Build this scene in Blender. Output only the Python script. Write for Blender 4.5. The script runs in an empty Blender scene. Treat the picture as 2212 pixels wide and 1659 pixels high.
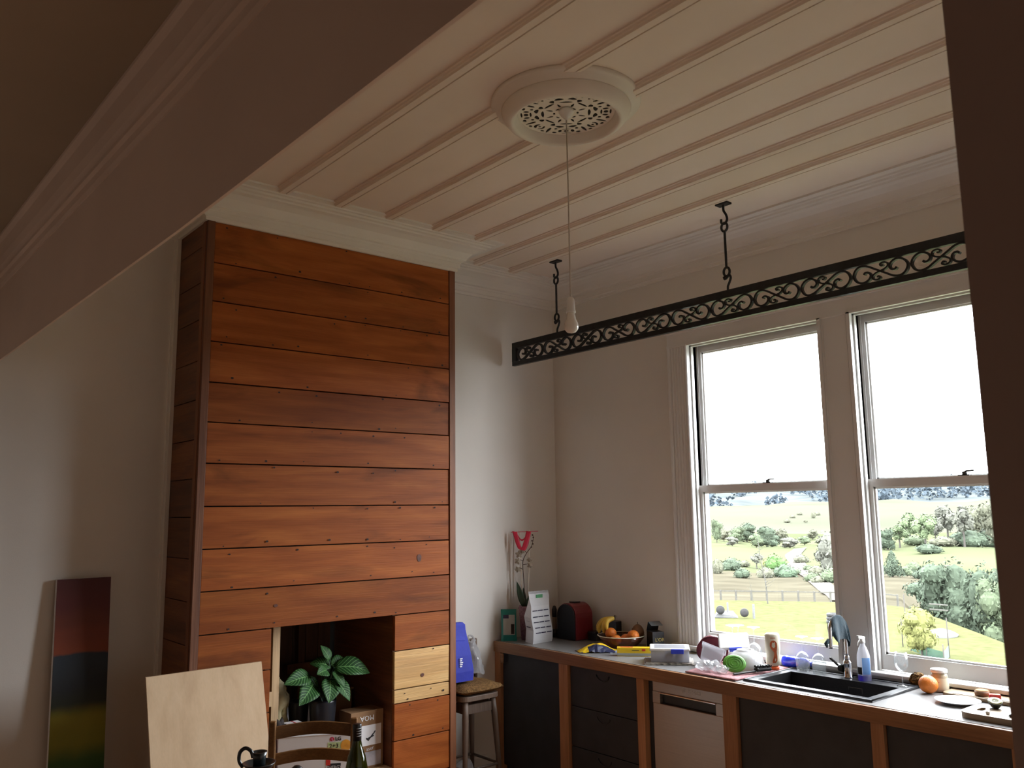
import bpy, bmesh, math, random
from mathutils import Vector, Matrix, noise
random.seed(7)
scene = bpy.context.scene
# ------------------------------------------------------------------ camera, sky, exposure
cam_data = bpy.data.cameras.new('camera'); cam = bpy.data.objects.new('camera', cam_data)
scene.collection.objects.link(cam); scene.camera = cam
yaw, pitch, roll = math.radians(39.949), math.radians(8.5612), math.radians(-0.7351)
fw = Vector((math.sin(yaw)*math.cos(pitch), math.cos(yaw)*math.cos(pitch), math.sin(pitch)))
r0 = Vector((math.cos(yaw), -math.sin(yaw), 0)); u0 = r0.cross(fw)
rt = math.cos(roll)*r0 + math.sin(roll)*u0; up = -math.sin(roll)*r0 + math.cos(roll)*u0
cam.matrix_world = Matrix(((rt.x, up.x, -fw.x, 0), (rt.y, up.y, -fw.y, 0), (rt.z, up.z, -fw.z, 1.87), (0, 0, 0, 1)))
cam_data.sensor_width = 36; cam_data.lens = 29.609; cam_data.clip_start = 0.02; cam_data.clip_end = 5000
cam_data.dof.use_dof = True; cam_data.dof.focus_distance = 5.0; cam_data.dof.aperture_fstop = 18

world = bpy.data.worlds.new('overcast_sky'); scene.world = world; world.use_nodes = True
bg = world.node_tree.nodes['Background']
bg.inputs[0].default_value = (0.90, 0.95, 1.0, 1); bg.inputs[1].default_value = 23.0
sun_d = bpy.data.lights.new('sun', 'SUN'); sun_d.energy = 4.0; sun_d.angle = math.radians(12); sun_d.color = (1.0, .93, .78)
sun = bpy.data.objects.new('sun', sun_d); scene.collection.objects.link(sun)
sun.rotation_euler = (math.radians(38), 0, math.radians(-60))
for nm, yc in (('window_portal', 3.09), ('window_portal.001', 1.915)):
    pd = bpy.data.lights.new(nm, 'AREA'); pd.shape = 'RECTANGLE'; pd.size = 1.0; pd.size_y = 2.0
    pd.cycles.is_portal = True
    po = bpy.data.objects.new(nm, pd); scene.collection.objects.link(po)
    po.location = (4.74, yc, 1.985); po.rotation_euler = (math.radians(90), 0, math.radians(90))
vs = scene.view_settings; vs.view_transform = 'Standard'; vs.look = 'None'; vs.gamma = 1.0; vs.use_curve_mapping = False
vs.exposure = 0.0
cy = scene.cycles
cy.use_denoising = True; cy.use_adaptive_sampling = True; cy.adaptive_threshold = .02; cy.max_bounces = 12; cy.diffuse_bounces = 6; cy.glossy_bounces = 4
cy.transmission_bounces = 8; cy.transparent_max_bounces = 16; cy.sample_clamp_indirect = 6.0; cy.caustics_reflective = False
cy.caustics_refractive = False

C = scene.collection
# ------------------------------------------------------------------ materials
MATS = {}
def nodes(name):
    m = bpy.data.materials.new(name); m.use_nodes = True
    nt = m.node_tree; b = nt.nodes['Principled BSDF']
    MATS[name] = m
    return m, nt, b
def N(nt, t, **kw):
    n = nt.nodes.new(t)
    for k, v in kw.items():
        if k.startswith('i_'):
            n.inputs[int(k[2:]) if k[2:].isdigit() else k[2:]].default_value = v
        else: setattr(n, k, v)
    return n
def ramp(nt, stops):
    n = nt.nodes.new('ShaderNodeValToRGB'); e = n.color_ramp.elements
    while len(e) < len(stops): e.new(.5)
    for i, (p, c) in enumerate(stops):
        e[i].position = p; e[i].color = (*c, 1) if len(c) == 3 else c
    return n
def mat(name, col, rough=.6, metal=0, var=.12, scale=6, bump=0, bscale=60, spec=.5, coat=0, sheen=0, alpha=1, stretch=(1, 1, 1)):
    m, nt, b = nodes(name); L = nt.links.new
    b.inputs['Roughness'].default_value = rough; b.inputs['Metallic'].default_value = metal
    b.inputs['Specular IOR Level'].default_value = spec; b.inputs['Coat Weight'].default_value = coat
    b.inputs['Sheen Weight'].default_value = sheen; b.inputs['Alpha'].default_value = alpha
    tc = N(nt, 'ShaderNodeTexCoord'); mp = N(nt, 'ShaderNodeMapping'); mp.inputs['Scale'].default_value = stretch
    L(tc.outputs['Object'], mp.inputs[0])
    nz = N(nt, 'ShaderNodeTexNoise', i_2=scale); nz.inputs['Detail'].default_value = 4; L(mp.outputs[0], nz.inputs[0])
    lo = tuple(max(0, c*(1-var)) for c in col); hi = tuple(min(1, c*(1+var)) for c in col)
    r = ramp(nt, [(.3, lo), (.7, hi)]); L(nz.outputs[0], r.inputs[0]); L(r.outputs[0], b.inputs['Base Color'])
    if bump:
        n2 = N(nt, 'ShaderNodeTexNoise', i_2=bscale); L(mp.outputs[0], n2.inputs[0])
        bp = N(nt, 'ShaderNodeBump'); bp.inputs['Strength'].default_value = bump; bp.inputs['Distance'].default_value = .01
        L(n2.outputs[0], bp.inputs['Height']); L(bp.outputs[0], b.inputs['Normal'])
    return m
def wood(name, dark, mid, light, axis=0, rough=.5, streak=.6, grain=1.0, coat=0.0, spec=.4, fine_=.30, bump_=.25):
    """boards with the grain along one axis; each object draws its own figure and tone"""
    m, nt, b = nodes(name); L = nt.links.new
    b.inputs['Roughness'].default_value = rough; b.inputs['Coat Weight'].default_value = coat; b.inputs['Specular IOR Level'].default_value = spec
    tc = N(nt, 'ShaderNodeTexCoord'); oi = N(nt, 'ShaderNodeObjectInfo')
    ml = N(nt, 'ShaderNodeMath', operation='MULTIPLY', i_1=37.0); L(oi.outputs['Random'], ml.inputs[0])
    cb = N(nt, 'ShaderNodeCombineXYZ'); [L(ml.outputs[0], cb.inputs[i]) for i in range(3)]
    ad = N(nt, 'ShaderNodeVectorMath', operation='ADD'); L(tc.outputs['Object'], ad.inputs[0]); L(cb.outputs[0], ad.inputs[1])
    def noise_at(sc, k, det=5, dist=.4):
        s = [sc*k]*3; s[axis] = sc
        mp = N(nt, 'ShaderNodeMapping'); mp.inputs['Scale'].default_value = s; L(ad.outputs[0], mp.inputs[0])
        n = N(nt, 'ShaderNodeTexNoise', i_2=1.0); n.inputs['Detail'].default_value = det; n.inputs['Distortion'].default_value = dist
        L(mp.outputs[0], n.inputs[0]); return n
    g = noise_at(1.6*grain, 9); r = ramp(nt, [(.25, dark), (.5, mid), (.78, light)]); L(g.outputs[0], r.inputs[0])
    fine = noise_at(4*grain, 40, 3, 0); rf = ramp(nt, [(.3, (1-fine_*.7,)*3), (.7, (1+fine_*.3,)*3)]); L(fine.outputs[0], rf.inputs[0])
    mx = N(nt, 'ShaderNodeMix', data_type='RGBA', blend_type='MULTIPLY'); mx.inputs[0].default_value = 1
    L(r.outputs[0], mx.inputs[6]); L(rf.outputs[0], mx.inputs[7])
    st = noise_at(.9, 4.2, 7, 1.6); rs = ramp(nt, [(.555, (0,)*3), (.72, (1,)*3)]); L(st.outputs[0], rs.inputs[0])
    sm = N(nt, 'ShaderNodeMath', operation='MULTIPLY', i_1=streak); L(rs.outputs[0], sm.inputs[0])
    m2 = N(nt, 'ShaderNodeMix', data_type='RGBA'); L(sm.outputs[0], m2.inputs[0]); L(mx.outputs[2], m2.inputs[6])
    m2.inputs[7].default_value = (dark[0]*.28, dark[1]*.30, dark[2]*.42, 1)
    tone = ramp(nt, [(0, (.74,)*3), (1, (1.22,)*3)]); L(oi.outputs['Random'], tone.inputs[0])
    m3 = N(nt, 'ShaderNodeMix', data_type='RGBA', blend_type='MULTIPLY'); m3.inputs[0].default_value = 1
    L(m2.outputs[2], m3.inputs[6]); L(tone.outputs[0], m3.inputs[7]); L(m3.outputs[2], b.inputs['Base Color'])
    bp = N(nt, 'ShaderNodeBump'); bp.inputs['Strength'].default_value = bump_; bp.inputs['Distance'].default_value = .004
    L(fine.outputs[0], bp.inputs['Height']); L(bp.outputs[0], b.inputs['Normal'])
    return m
def glassy(name, tint=(1, 1, 1), refl=.08, rough=.02, body=0, bodycol=(.8, .8, .8)):
    """thin clear sheet: lets light straight through, mirrors a little at grazing angles, with an optional milky body"""
    m, nt, b = nodes(name); L = nt.links.new; nt.nodes.remove(b); out = nt.nodes['Material Output']
    tr = N(nt, 'ShaderNodeBsdfTransparent'); tr.inputs[0].default_value = (*tint, 1)
    gl = N(nt, 'ShaderNodeBsdfGlossy'); gl.inputs['Roughness'].default_value = rough
    lw = N(nt, 'ShaderNodeLayerWeight'); lw.inputs[0].default_value = .5
    pw = N(nt, 'ShaderNodeMath', operation='POWER', i_1=5.0); L(lw.outputs['Facing'], pw.inputs[0])
    ad = N(nt, 'ShaderNodeMath', operation='MULTIPLY_ADD', i_1=.8, i_2=refl*.5); L(pw.outputs[0], ad.inputs[0]); ad.use_clamp = True
    mx = N(nt, 'ShaderNodeMixShader'); L(ad.outputs[0], mx.inputs[0]); L(tr.outputs[0], mx.inputs[1]); L(gl.outputs[0], mx.inputs[2])
    last = mx
    if body:
        df = N(nt, 'ShaderNodeBsdfDiffuse'); df.inputs[0].default_value = (*bodycol, 1)
        tl = N(nt, 'ShaderNodeBsdfTranslucent'); tl.inputs[0].default_value = (*bodycol, 1)
        m1 = N(nt, 'ShaderNodeMixShader'); m1.inputs[0].default_value = .5; L(df.outputs[0], m1.inputs[1]); L(tl.outputs[0], m1.inputs[2])
        m2 = N(nt, 'ShaderNodeMixShader'); m2.inputs[0].default_value = body; L(mx.outputs[0], m2.inputs[1]); L(m1.outputs[0], m2.inputs[2]); last = m2
    L(last.outputs[0], out.inputs[0])
    return m
def bands(name, axis, stops, rough=.5, wob=.0, wscale=4, bump=0, coat=0, const=False):
    """a print that runs through colours along one object axis"""
    m, nt, b = nodes(name); L = nt.links.new
    b.inputs['Roughness'].default_value = rough; b.inputs['Coat Weight'].default_value = coat
    tc = N(nt, 'ShaderNodeTexCoord'); sp = N(nt, 'ShaderNodeSeparateXYZ'); L(tc.outputs['Object'], sp.inputs[0])
    nz = N(nt, 'ShaderNodeTexNoise', i_2=wscale); nz.inputs['Detail'].default_value = 3; L(tc.outputs['Object'], nz.inputs[0])
    mm = N(nt, 'ShaderNodeMath', operation='MULTIPLY_ADD', i_1=wob, i_2=-wob*.5); L(nz.outputs[0], mm.inputs[0])
    a = N(nt, 'ShaderNodeMath', operation='ADD'); L(sp.outputs[axis], a.inputs[0]); L(mm.outputs[0], a.inputs[1])
    r = ramp(nt, stops); r.color_ramp.interpolation = 'CONSTANT' if const else 'EASE'
    L(a.outputs[0], r.inputs[0]); L(r.outputs[0], b.inputs['Base Color'])
    return m

mat('wall_paint', (.77, .74, .69), .75, var=.03, scale=2, bump=.05, bscale=180)
mat('ceiling_paint', (.82, .72, .635), .7, var=.03, scale=2)
mat('trim_paint', (.82, .79, .74), .5, var=.03, scale=3)
mat('rose_paint', (.80, .75, .68), .6, var=.03, scale=6)
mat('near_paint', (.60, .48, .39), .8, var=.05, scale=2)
mat('near_ceiling_shade', (.42, .34, .25), .8, var=.04, scale=2)  # shade of the near room put into the ceiling colour
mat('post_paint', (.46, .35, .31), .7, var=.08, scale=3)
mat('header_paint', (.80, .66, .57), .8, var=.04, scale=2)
mat('window_paint', (.80, .80, .79), .4, var=.02, scale=3)
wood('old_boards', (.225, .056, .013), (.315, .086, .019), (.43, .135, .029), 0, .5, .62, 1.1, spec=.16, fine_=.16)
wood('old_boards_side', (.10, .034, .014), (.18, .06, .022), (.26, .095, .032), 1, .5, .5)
wood('old_trim', (.12, .045, .022), (.20, .075, .033), (.27, .11, .05), 2, .55, .3)
wood('pale_pine', (.44, .24, .085), (.60, .36, .14), (.68, .44, .19), 0, .45, .15)
wood('fresh_stud', (.42, .27, .13), (.52, .35, .19), (.6, .42, .25), 2, .6, .1)
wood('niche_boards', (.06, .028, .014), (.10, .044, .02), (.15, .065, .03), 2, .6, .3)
wood('bench_timber', (.34, .155, .07), (.47, .225, .105), (.57, .29, .145), 2, .5, .1)
wood('bench_edge', (.22, .10, .045), (.31, .15, .068), (.40, .20, .095), 1, .42, .1)
wood('floor_boards', (.30, .16, .085), (.42, .235, .125), (.52, .31, .17), 0, .45, .2)
wood('plywood', (.50, .34, .20), (.58, .41, .25), (.64, .47, .30), 2, .6, .10, .8, fine_=.06, bump_=.02)
wood('chair_wood', (.16, .075, .024), (.225, .108, .036), (.28, .14, .05), 0, .4, .1)
wood('table_wood', (.10, .045, .02), (.16, .075, .035), (.22, .11, .05), 0, .35, .1)
wood('stool_wood', (.09, .06, .043), (.14, .095, .07), (.18, .125, .09), 2, .5, .1)
wood('board_wood', (.23, .16, .09), (.30, .215, .13), (.36, .27, .17), 1, .45, .1)
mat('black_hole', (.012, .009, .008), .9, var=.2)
mat('nail_rust', (.02, .011, .009), .8, var=.3)
mat('iron_black', (.018, .02, .024), .45, metal=.3, var=.3, scale=30, bump=.1)
mat('white_plastic', (.78, .77, .75), .35, var=.02)
mat('bulb_glass', (.82, .79, .74), .22, var=.02, coat=.4)
mat('cord_white', (.55, .48, .41), .5, var=.05)
mat('worktop', (.25, .245, .24), .26, var=.04, scale=200, spec=.3)
mat('panel_black', (.030, .032, .038), .55, var=.2, scale=8)
m_ = mat('steel_brushed', (.42, .39, .37), .34, metal=.85, var=.05, scale=4, stretch=(1, 1, 60))
mat('steel_dark', (.05, .05, .05), .35, metal=.6, var=.1)
mat('chrome', (.72, .72, .74), .12, metal=1, var=.02)
mat('sink_granite', (.022, .023, .026), .38, var=.4, scale=300)
mat('cloth_teal', (.008, .030, .045), .95, var=.3, scale=60, bump=.5, bscale=300, sheen=.4)
mat('terry_pink', (.50, .25, .26), .95, var=.25, scale=80, bump=.6, bscale=300)
mat('maroon_plastic', (.16, .035, .05), .3, var=.1)
mat('green_silicone', (.11, .33, .04), .4, var=.05)
mat('white_ceramic', (.82, .82, .83), .18, var=.01, coat=.3)
mat('black_plastic', (.015, .015, .016), .4, var=.2)
mat('orange_peel', (.80, .22, .025), .42, var=.12, scale=20, bump=.35, bscale=220)
mat('banana_peel', (.72, .47, .06), .5, var=.18, scale=14)
mat('banana_tip', (.09, .06, .03), .7)
mat('brown_fruit', (.20, .095, .04), .6, var=.25, scale=20)
mat('box_black', (.018, .020, .024), .35, var=.15)
mat('box_lid_grey', (.14, .155, .17), .4, var=.08)
mat('gold_print', (.70, .55, .12), .4, var=.1)
mat('red_print', (.65, .04, .03), .5, var=.08)
mat('blue_clip', (.03, .06, .60), .35, var=.05)
mat('blue_film', (.012, .03, .52), .25, var=.3, scale=20, bump=.7, bscale=30)
mat('blue_bag', (.018, .028, .34), .7, var=.15, scale=8, bump=.2, bscale=20)
mat('cream_plastic', (.80, .74, .58), .35, var=.03)
mat('orange_print', (.55, .12, .035), .4, var=.05)
mat('orange_cap', (.85, .13, .02), .4, var=.05)
mat('foil', (.75, .74, .72), .22, metal=.9, var=.1, bump=.8, bscale=40)
mat('yellow_print', (.86, .58, .02), .35, var=.06)
mat('navy_print', (.02, .025, .07), .4)
mat('white_card', (.80, .79, .80), .5, var=.03)
mat('ink', (.02, .02, .025), .6)
mat('bag_white', (.70, .71, .74), .3, var=.05, bump=.15, bscale=14)
mat('ink_navy', (.035, .03, .07), .5)
mat('label_green', (.10, .33, .16), .5)
mat('teal_pouch', (.015, .22, .18), .4, var=.1, bump=.2, bscale=18)
mat('label_pale', (.40, .42, .38), .5, var=.1)
mat('pot_lilac', (.30, .17, .21), .5, var=.35, scale=90)
mat('leaf_orchid', (.03, .065, .035), .4, var=.2)
mat('stem_brown', (.075, .05, .035), .7, var=.2)
mat('stake_white', (.74, .66, .55), .6)
mat('ribbon_red', (.58, .018, .055), .5, var=.1)
mat('petal_dry', (.36, .31, .24), .7, var=.1)
mat('bin_red', (.20, .018, .022), .3, var=.08)
mat('bin_black', (.010, .010, .013), .3, var=.1)
mat('cork', (.26, .17, .10), .8)
mat('cardboard', (.25, .135, .062), .8, var=.08, scale=10)
mat('carton_white', (.80, .80, .82), .5, var=.02)
mat('print_grey', (.42, .40, .44), .6, var=.4, scale=9)
mat('badge_green', (.55, .70, .36), .5, var=.2, scale=14)
mat('badge_orange', (.95, .42, .06), .5, var=.2, scale=30)
mat('logo_red', (.60, .02, .09), .5)
mat('pot_black', (.012, .013, .018), .35, var=.2)
mat('insulation', (.74, .67, .42), .95, var=.35, scale=9, bump=1.0, bscale=22)
mat('grey_lining', (.17, .155, .14), .8, var=.15)
mat('pottery_dark', (.014, .020, .022), .3, var=.6, scale=14, coat=.4)
mat('bottle_cap', (.010, .010, .011), .35)
mat('cushion_tan', (.19, .105, .042), .95, var=.4, scale=60, bump=.8, bscale=160, spec=.1)
mat('soil', (.03, .02, .014), .9, var=.4)
mat('bark', (.030, .026, .021), .9, var=.3)
mat('dead_wood', (.040, .038, .031), .9, var=.2)
mat('tyre_rubber', (.0045, .0045, .005), .85, var=.2)
mat('outdoor_white', (.062, .062, .062), .8, var=.03)
mat('knot_wood', (.10, .026, .012), .6, var=.4, scale=40)
mat('crumb', (.40, .24, .11), .9, var=.3, scale=60)
mat('scourer', (.20, .105, .025), .9, var=.7, scale=120, bump=1, bscale=300)
mat('jar_sauce', (.62, .50, .33), .35, var=.12, scale=25)
mat('avocado_skin', (.018, .020, .012), .6, var=.4, scale=60, bump=.4)
mat('avocado_flesh', (.52, .50, .20), .5, var=.1)
mat('news_grey', (.35, .31, .27), .8, var=.8, scale=34)
mat('paper', (.66, .66, .68), .6, var=.08)
glassy('window_glass', (1, 1, 1), .05)
glassy('clear_glass', (.95, .96, .96), .14, .02, .04, (.85, .88, .9))
glassy('plastic_clear', (.85, .85, .87), .10, .15, .38, (.72, .72, .76))
glassy('bag_clear', (.85, .85, .86), .16, .2, .6, (.66, .65, .66))
glassy('cellophane', (.88, .9, .9), .3, .1, .25, (.8, .82, .84))
glassy('net_teal', (.5, .75, .7), .0, .5, .6, (.008, .035, .030))
glassy('bowl_amber', (.62, .42, .32), .1, .1, .18, (.30, .13, .07))
glassy('blue_liquid', (.25, .18, .80), .1, .05, .2, (.15, .12, .65))
glassy('bottle_green', (.23, .25, .05), .14, .03, .25, (.05, .055, .008))
glassy('spray_sleeve', (.40, .62, .92), .1, .05, .35, (.16, .36, .70))
# ------------------------------------------------------------------ geometry helpers
def frame_of(d, hint=Vector((0, 0, 1))):
    d = Vector(d).normalized()
    if abs(d.dot(hint)) > .98: hint = Vector((1, 0, 0))
    a = d.cross(hint).normalized(); return a, a.cross(d).normalized()
def catmull(pts, n=6, closed=False):
    P = [Vector(p) for p in pts]; out = []; m = len(P)
    for i in range(m if closed else m-1):
        p1, p2 = P[i], P[(i+1) % m]
        p0 = P[i-1] if closed or i > 0 else 2*p1-p2
        p3 = P[(i+2) % m] if closed or i < m-2 else 2*p2-p1
        for k in range(n):
            t = k/n
            out.append(.5*((2*p1)+(p2-p0)*t+(2*p0-5*p1+4*p2-p3)*t*t+(3*p1-p0-3*p2+p3)*t**3))
    if not closed: out.append(P[-1])
    return out
class MB:
    def __init__(s): s.v = []; s.f = []; s.sm = []; s.mi = []; s.cm = 0
    def add(s, vs, fs, smooth=False):
        b = len(s.v); s.v += [Vector(p) for p in vs]
        for f in fs: s.f.append([b+i for i in f]); s.sm.append(smooth); s.mi.append(s.cm)
        return s
    def box(s, x0, x1, y0, y1, z0, z1):
        return s.add([(x0, y0, z0), (x1, y0, z0), (x1, y1, z0), (x0, y1, z0), (x0, y0, z1), (x1, y0, z1), (x1, y1, z1), (x0, y1, z1)],
                     [(0, 3, 2, 1), (4, 5, 6, 7), (0, 1, 5, 4), (1, 2, 6, 5), (2, 3, 7, 6), (3, 0, 4, 7)])
    def hexa(s, bot, top):
        return s.add(list(bot)+list(top), [(3, 2, 1, 0), (4, 5, 6, 7), (0, 1, 5, 4), (1, 2, 6, 5), (2, 3, 7, 6), (3, 0, 4, 7)])
    def obox(s, c, size, rz=0, rx=0, ry=0):
        m = Matrix.Translation(c) @ Matrix.Rotation(rz, 4, 'Z') @ Matrix.Rotation(ry, 4, 'Y') @ Matrix.Rotation(rx, 4, 'X')
        a, b, h = (v/2 for v in size); k = len(s.v); s.box(-a, a, -b, b, -h, h)
        for i in range(k, len(s.v)): s.v[i] = m @ s.v[i]
        return s
    def bar(s, p, q, w, h, hint=Vector((0, 0, 1))):
        p, q = Vector(p), Vector(q); a, b = frame_of(q-p, hint); a = a*w/2; b = b*h/2
        return s.hexa([p-a-b, p+a-b, p+a+b, p-a+b], [q-a-b, q+a-b, q+a+b, q-a+b])
    def tube(s, pts, r, n=8, cap=True, sq=1.0, smooth=True):
        P = [Vector(p) for p in pts]; R = r if hasattr(r, '__len__') else [r]*len(P)
        hint = None; b0 = len(s.v)
        for i, p in enumerate(P):
            d = (P[min(i+1, len(P)-1)]-P[max(i-1, 0)]).normalized()
            if hint is None: a, c = frame_of(d); hint = c
            a = d.cross(hint)
            a = a.normalized() if a.length > 1e-6 else frame_of(d)[0]; c = a.cross(d).normalized(); hint = c
            for k in range(n):
                t = 2*math.pi*k/n; s.v.append(p+a*math.cos(t)*R[i]+c*math.sin(t)*R[i]*sq)
        for i in range(len(P)-1):
            for k in range(n):
                s.f.append([b0+i*n+k, b0+i*n+(k+1) % n, b0+(i+1)*n+(k+1) % n, b0+(i+1)*n+k]); s.sm.append(smooth); s.mi.append(s.cm)
        if cap:
            s.f.append([b0+k for k in reversed(range(n))]); s.sm.append(False); s.mi.append(s.cm)
            e = b0+(len(P)-1)*n; s.f.append([e+k for k in range(n)]); s.sm.append(False); s.mi.append(s.cm)
        return s
    def lathe(s, prof, n=24, c=(0, 0, 0), sx=1, sy=1, closed=False, rot=0):
        b0 = len(s.v); c = Vector(c); m = len(prof)
        for r, z in prof:
            for k in range(n):
                t = 2*math.pi*k/n+rot; s.v.append(c+Vector((math.cos(t)*r*sx, math.sin(t)*r*sy, z)))
        for i in range(m if closed else m-1):
            for k in range(n):
                j = (i+1) % m
                s.f.append([b0+i*n+k, b0+i*n+(k+1) % n, b0+j*n+(k+1) % n, b0+j*n+k]); s.sm.append(True); s.mi.append(s.cm)
        if not closed:
            for i, rev in ((0, True), (m-1, False)):
                if prof[i][0] > 1e-5:
                    q = [b0+i*n+k for k in range(n)]; s.f.append(q[::-1] if rev else q); s.sm.append(False); s.mi.append(s.cm)
        return s
    def sphere(s, c, r, n=16, m=10, sx=1, sy=1, sz=1):
        prof = [(max(1e-6, math.sin(math.pi*i/m))*r, -math.cos(math.pi*i/m)*r*sz) for i in range(m+1)]
        return s.lathe(prof, n, c, sx, sy)
    def prism(s, poly, z0, z1, axes='xy', o=(0, 0, 0)):
        n = len(poly); o = Vector(o)
        def P(u, v, w):
            return o+Vector({'xy': (u, v, w), 'xz': (u, w, v), 'yz': (w, u, v)}[axes])
        vs = [P(u, v, z0) for u, v in poly]+[P(u, v, z1) for u, v in poly]
        fs = [list(range(n))[::-1], [n+i for i in range(n)]]+[(i, (i+1) % n, n+(i+1) % n, n+i) for i in range(n)]
        return s.add(vs, fs)
    def ribbon(s, pts, w, depth, n=None):
        """flat bar of depth along x following points in the y-z plane; pts: (x, y, z); w in-plane width"""
        P = [Vector(p) for p in pts]; b0 = len(s.v)
        for i, p in enumerate(P):
            d = (P[min(i+1, len(P)-1)]-P[max(i-1, 0)]).normalized(); nn = Vector((0, -d.z, d.y))*w/2; x = Vector((depth/2, 0, 0))
            s.v += [p-nn-x, p+nn-x, p+nn+x, p-nn+x]
        for i in range(len(P)-1):
            for k in range(4): s.f.append([b0+i*4+k, b0+i*4+(k+1) % 4, b0+i*4+4+(k+1) % 4, b0+i*4+4+k]); s.sm.append(False); s.mi.append(s.cm)
        e = b0+(len(P)-1)*4; s.f += [[b0+3, b0+2, b0+1, b0], [e, e+1, e+2, e+3]]; s.sm += [False]*2; s.mi += [s.cm]*2
        return s
    def grid(s, fn, nu, nv, smooth=True):
        b0 = len(s.v)
        for i in range(nu+1):
            for j in range(nv+1): s.v.append(Vector(fn(i/nu, j/nv)))
        for i in range(nu):
            for j in range(nv):
                a = b0+i*(nv+1)+j; s.f.append([a, a+nv+1, a+nv+2, a+1]); s.sm.append(smooth); s.mi.append(s.cm)
        return s
    def xform(s, m):
        s.v = [m @ p for p in s.v]; return s
    def build(s, name, material, parent=None, world=True, bevel=0, solid=0, sub=0):
        me = bpy.data.meshes.new(name); off = Vector((0, 0, 0))
        if parent is not None and world:
            q = parent
            while q is not None: off = off+q.location; q = q.parent
        me.from_pydata([p-off for p in s.v], [], s.f); me.polygons.foreach_set('use_smooth', s.sm); me.polygons.foreach_set('material_index', s.mi)
        for mm in (material if isinstance(material, (list, tuple)) else [material]): me.materials.append(MATS[mm])
        bm = bmesh.new(); bm.from_mesh(me); bmesh.ops.recalc_face_normals(bm, faces=bm.faces); bm.to_mesh(me); bm.free()
        me.update(); o = bpy.data.objects.new(name, me); C.objects.link(o)
        if parent is not None: o.parent = parent
        if bevel:
            b = o.modifiers.new('bevel', 'BEVEL'); b.width = bevel; b.segments = 2; b.limit_method = 'ANGLE'; b.angle_limit = .6
        if solid:
            b = o.modifiers.new('solid', 'SOLIDIFY'); b.thickness = solid; b.offset = 0
        if sub:
            b = o.modifiers.new('sub', 'SUBSURF'); b.levels = sub; b.render_levels = sub
        return o
def tag(o, label=None, cat=None, group=None, kind=None):
    if label: o['label'] = label
    if cat: o['category'] = cat
    if group: o['group'] = group
    if kind: o['kind'] = kind
    return o
def thing(name, label, cat, loc=(0, 0, 0), group=None, rz=0):
    o = bpy.data.objects.new(name, None); C.objects.link(o); o.location = loc; o.rotation_euler = (0, 0, rz); o.empty_display_size = .05
    return tag(o, label, cat, group)
def struct(name, mb, m, parent=None, label=None, **kw):
    o = mb.build(name, m, parent, **kw)
    if parent is None: o['kind'] = 'structure'
    if label: o['label'] = label
    return o
def copy_tree(o, parent=None):
    c = o.copy(); C.objects.link(c); c.parent = parent
    for ch in list(o.children): copy_tree(ch, c)
    return c
def text(name, body, size, loc, right, upv, m, parent, depth=.0006, align='CENTER', bold=0, spacing=1.0):
    cu = bpy.data.curves.new(name, 'FONT'); cu.body = body; cu.size = size; cu.extrude = depth; cu.align_x = align; cu.align_y = 'CENTER'
    cu.offset = bold; cu.space_character = spacing; cu.resolution_u = 2; cu.materials.append(MATS[m])
    t = bpy.data.objects.new('tmp_text', cu); C.objects.link(t)
    me = bpy.data.meshes.new_from_object(t); bpy.data.objects.remove(t)
    r = Vector(right).normalized(); u = Vector(upv).normalized(); n = r.cross(u); off = Vector((0, 0, 0)); q = parent
    while q is not None: off = off+q.location; q = q.parent
    l = Vector(loc)-off
    me.transform(Matrix(((r.x, u.x, n.x, l.x), (r.y, u.y, n.y, l.y), (r.z, u.z, n.z, l.z), (0, 0, 0, 1))))
    o = bpy.data.objects.new(name, me); C.objects.link(o); o.parent = parent
    return o
def sweep_plan(mb, path, prof, ztop, closed=False):
    """moulding: prof = (out, down) pairs; path = plan points with the room on the left-hand side of travel"""
    P = [Vector((p[0], p[1])) for p in path]; n = len(P); rings = []
    for i, p in enumerate(P):
        d1 = (p-P[i-1]).normalized() if i > 0 else (P[1]-p).normalized()
        d2 = (P[i+1]-p).normalized() if i < n-1 else d1
        n1 = Vector((-d1.y, d1.x)); n2 = Vector((-d2.y, d2.x)); m = (n1+n2); m = m/max(m.dot(n1), .2)
        rings.append([Vector((p.x+m.x*o, p.y+m.y*o, ztop-h)) for o, h in prof])
    k = len(prof); b = len(mb.v)
    for r in rings: mb.v += r
    for i in range(n-1):
        for j in range(k):
            j2 = (j+1) % k
            mb.f.append([b+i*k+j, b+(i+1)*k+j, b+(i+1)*k+j2, b+i*k+j2]); mb.sm.append(False); mb.mi.append(0)
    for i in (0, n-1): mb.f.append([b+i*k+j for j in range(k)]); mb.sm.append(False); mb.mi.append(0)
    return mb

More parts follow.
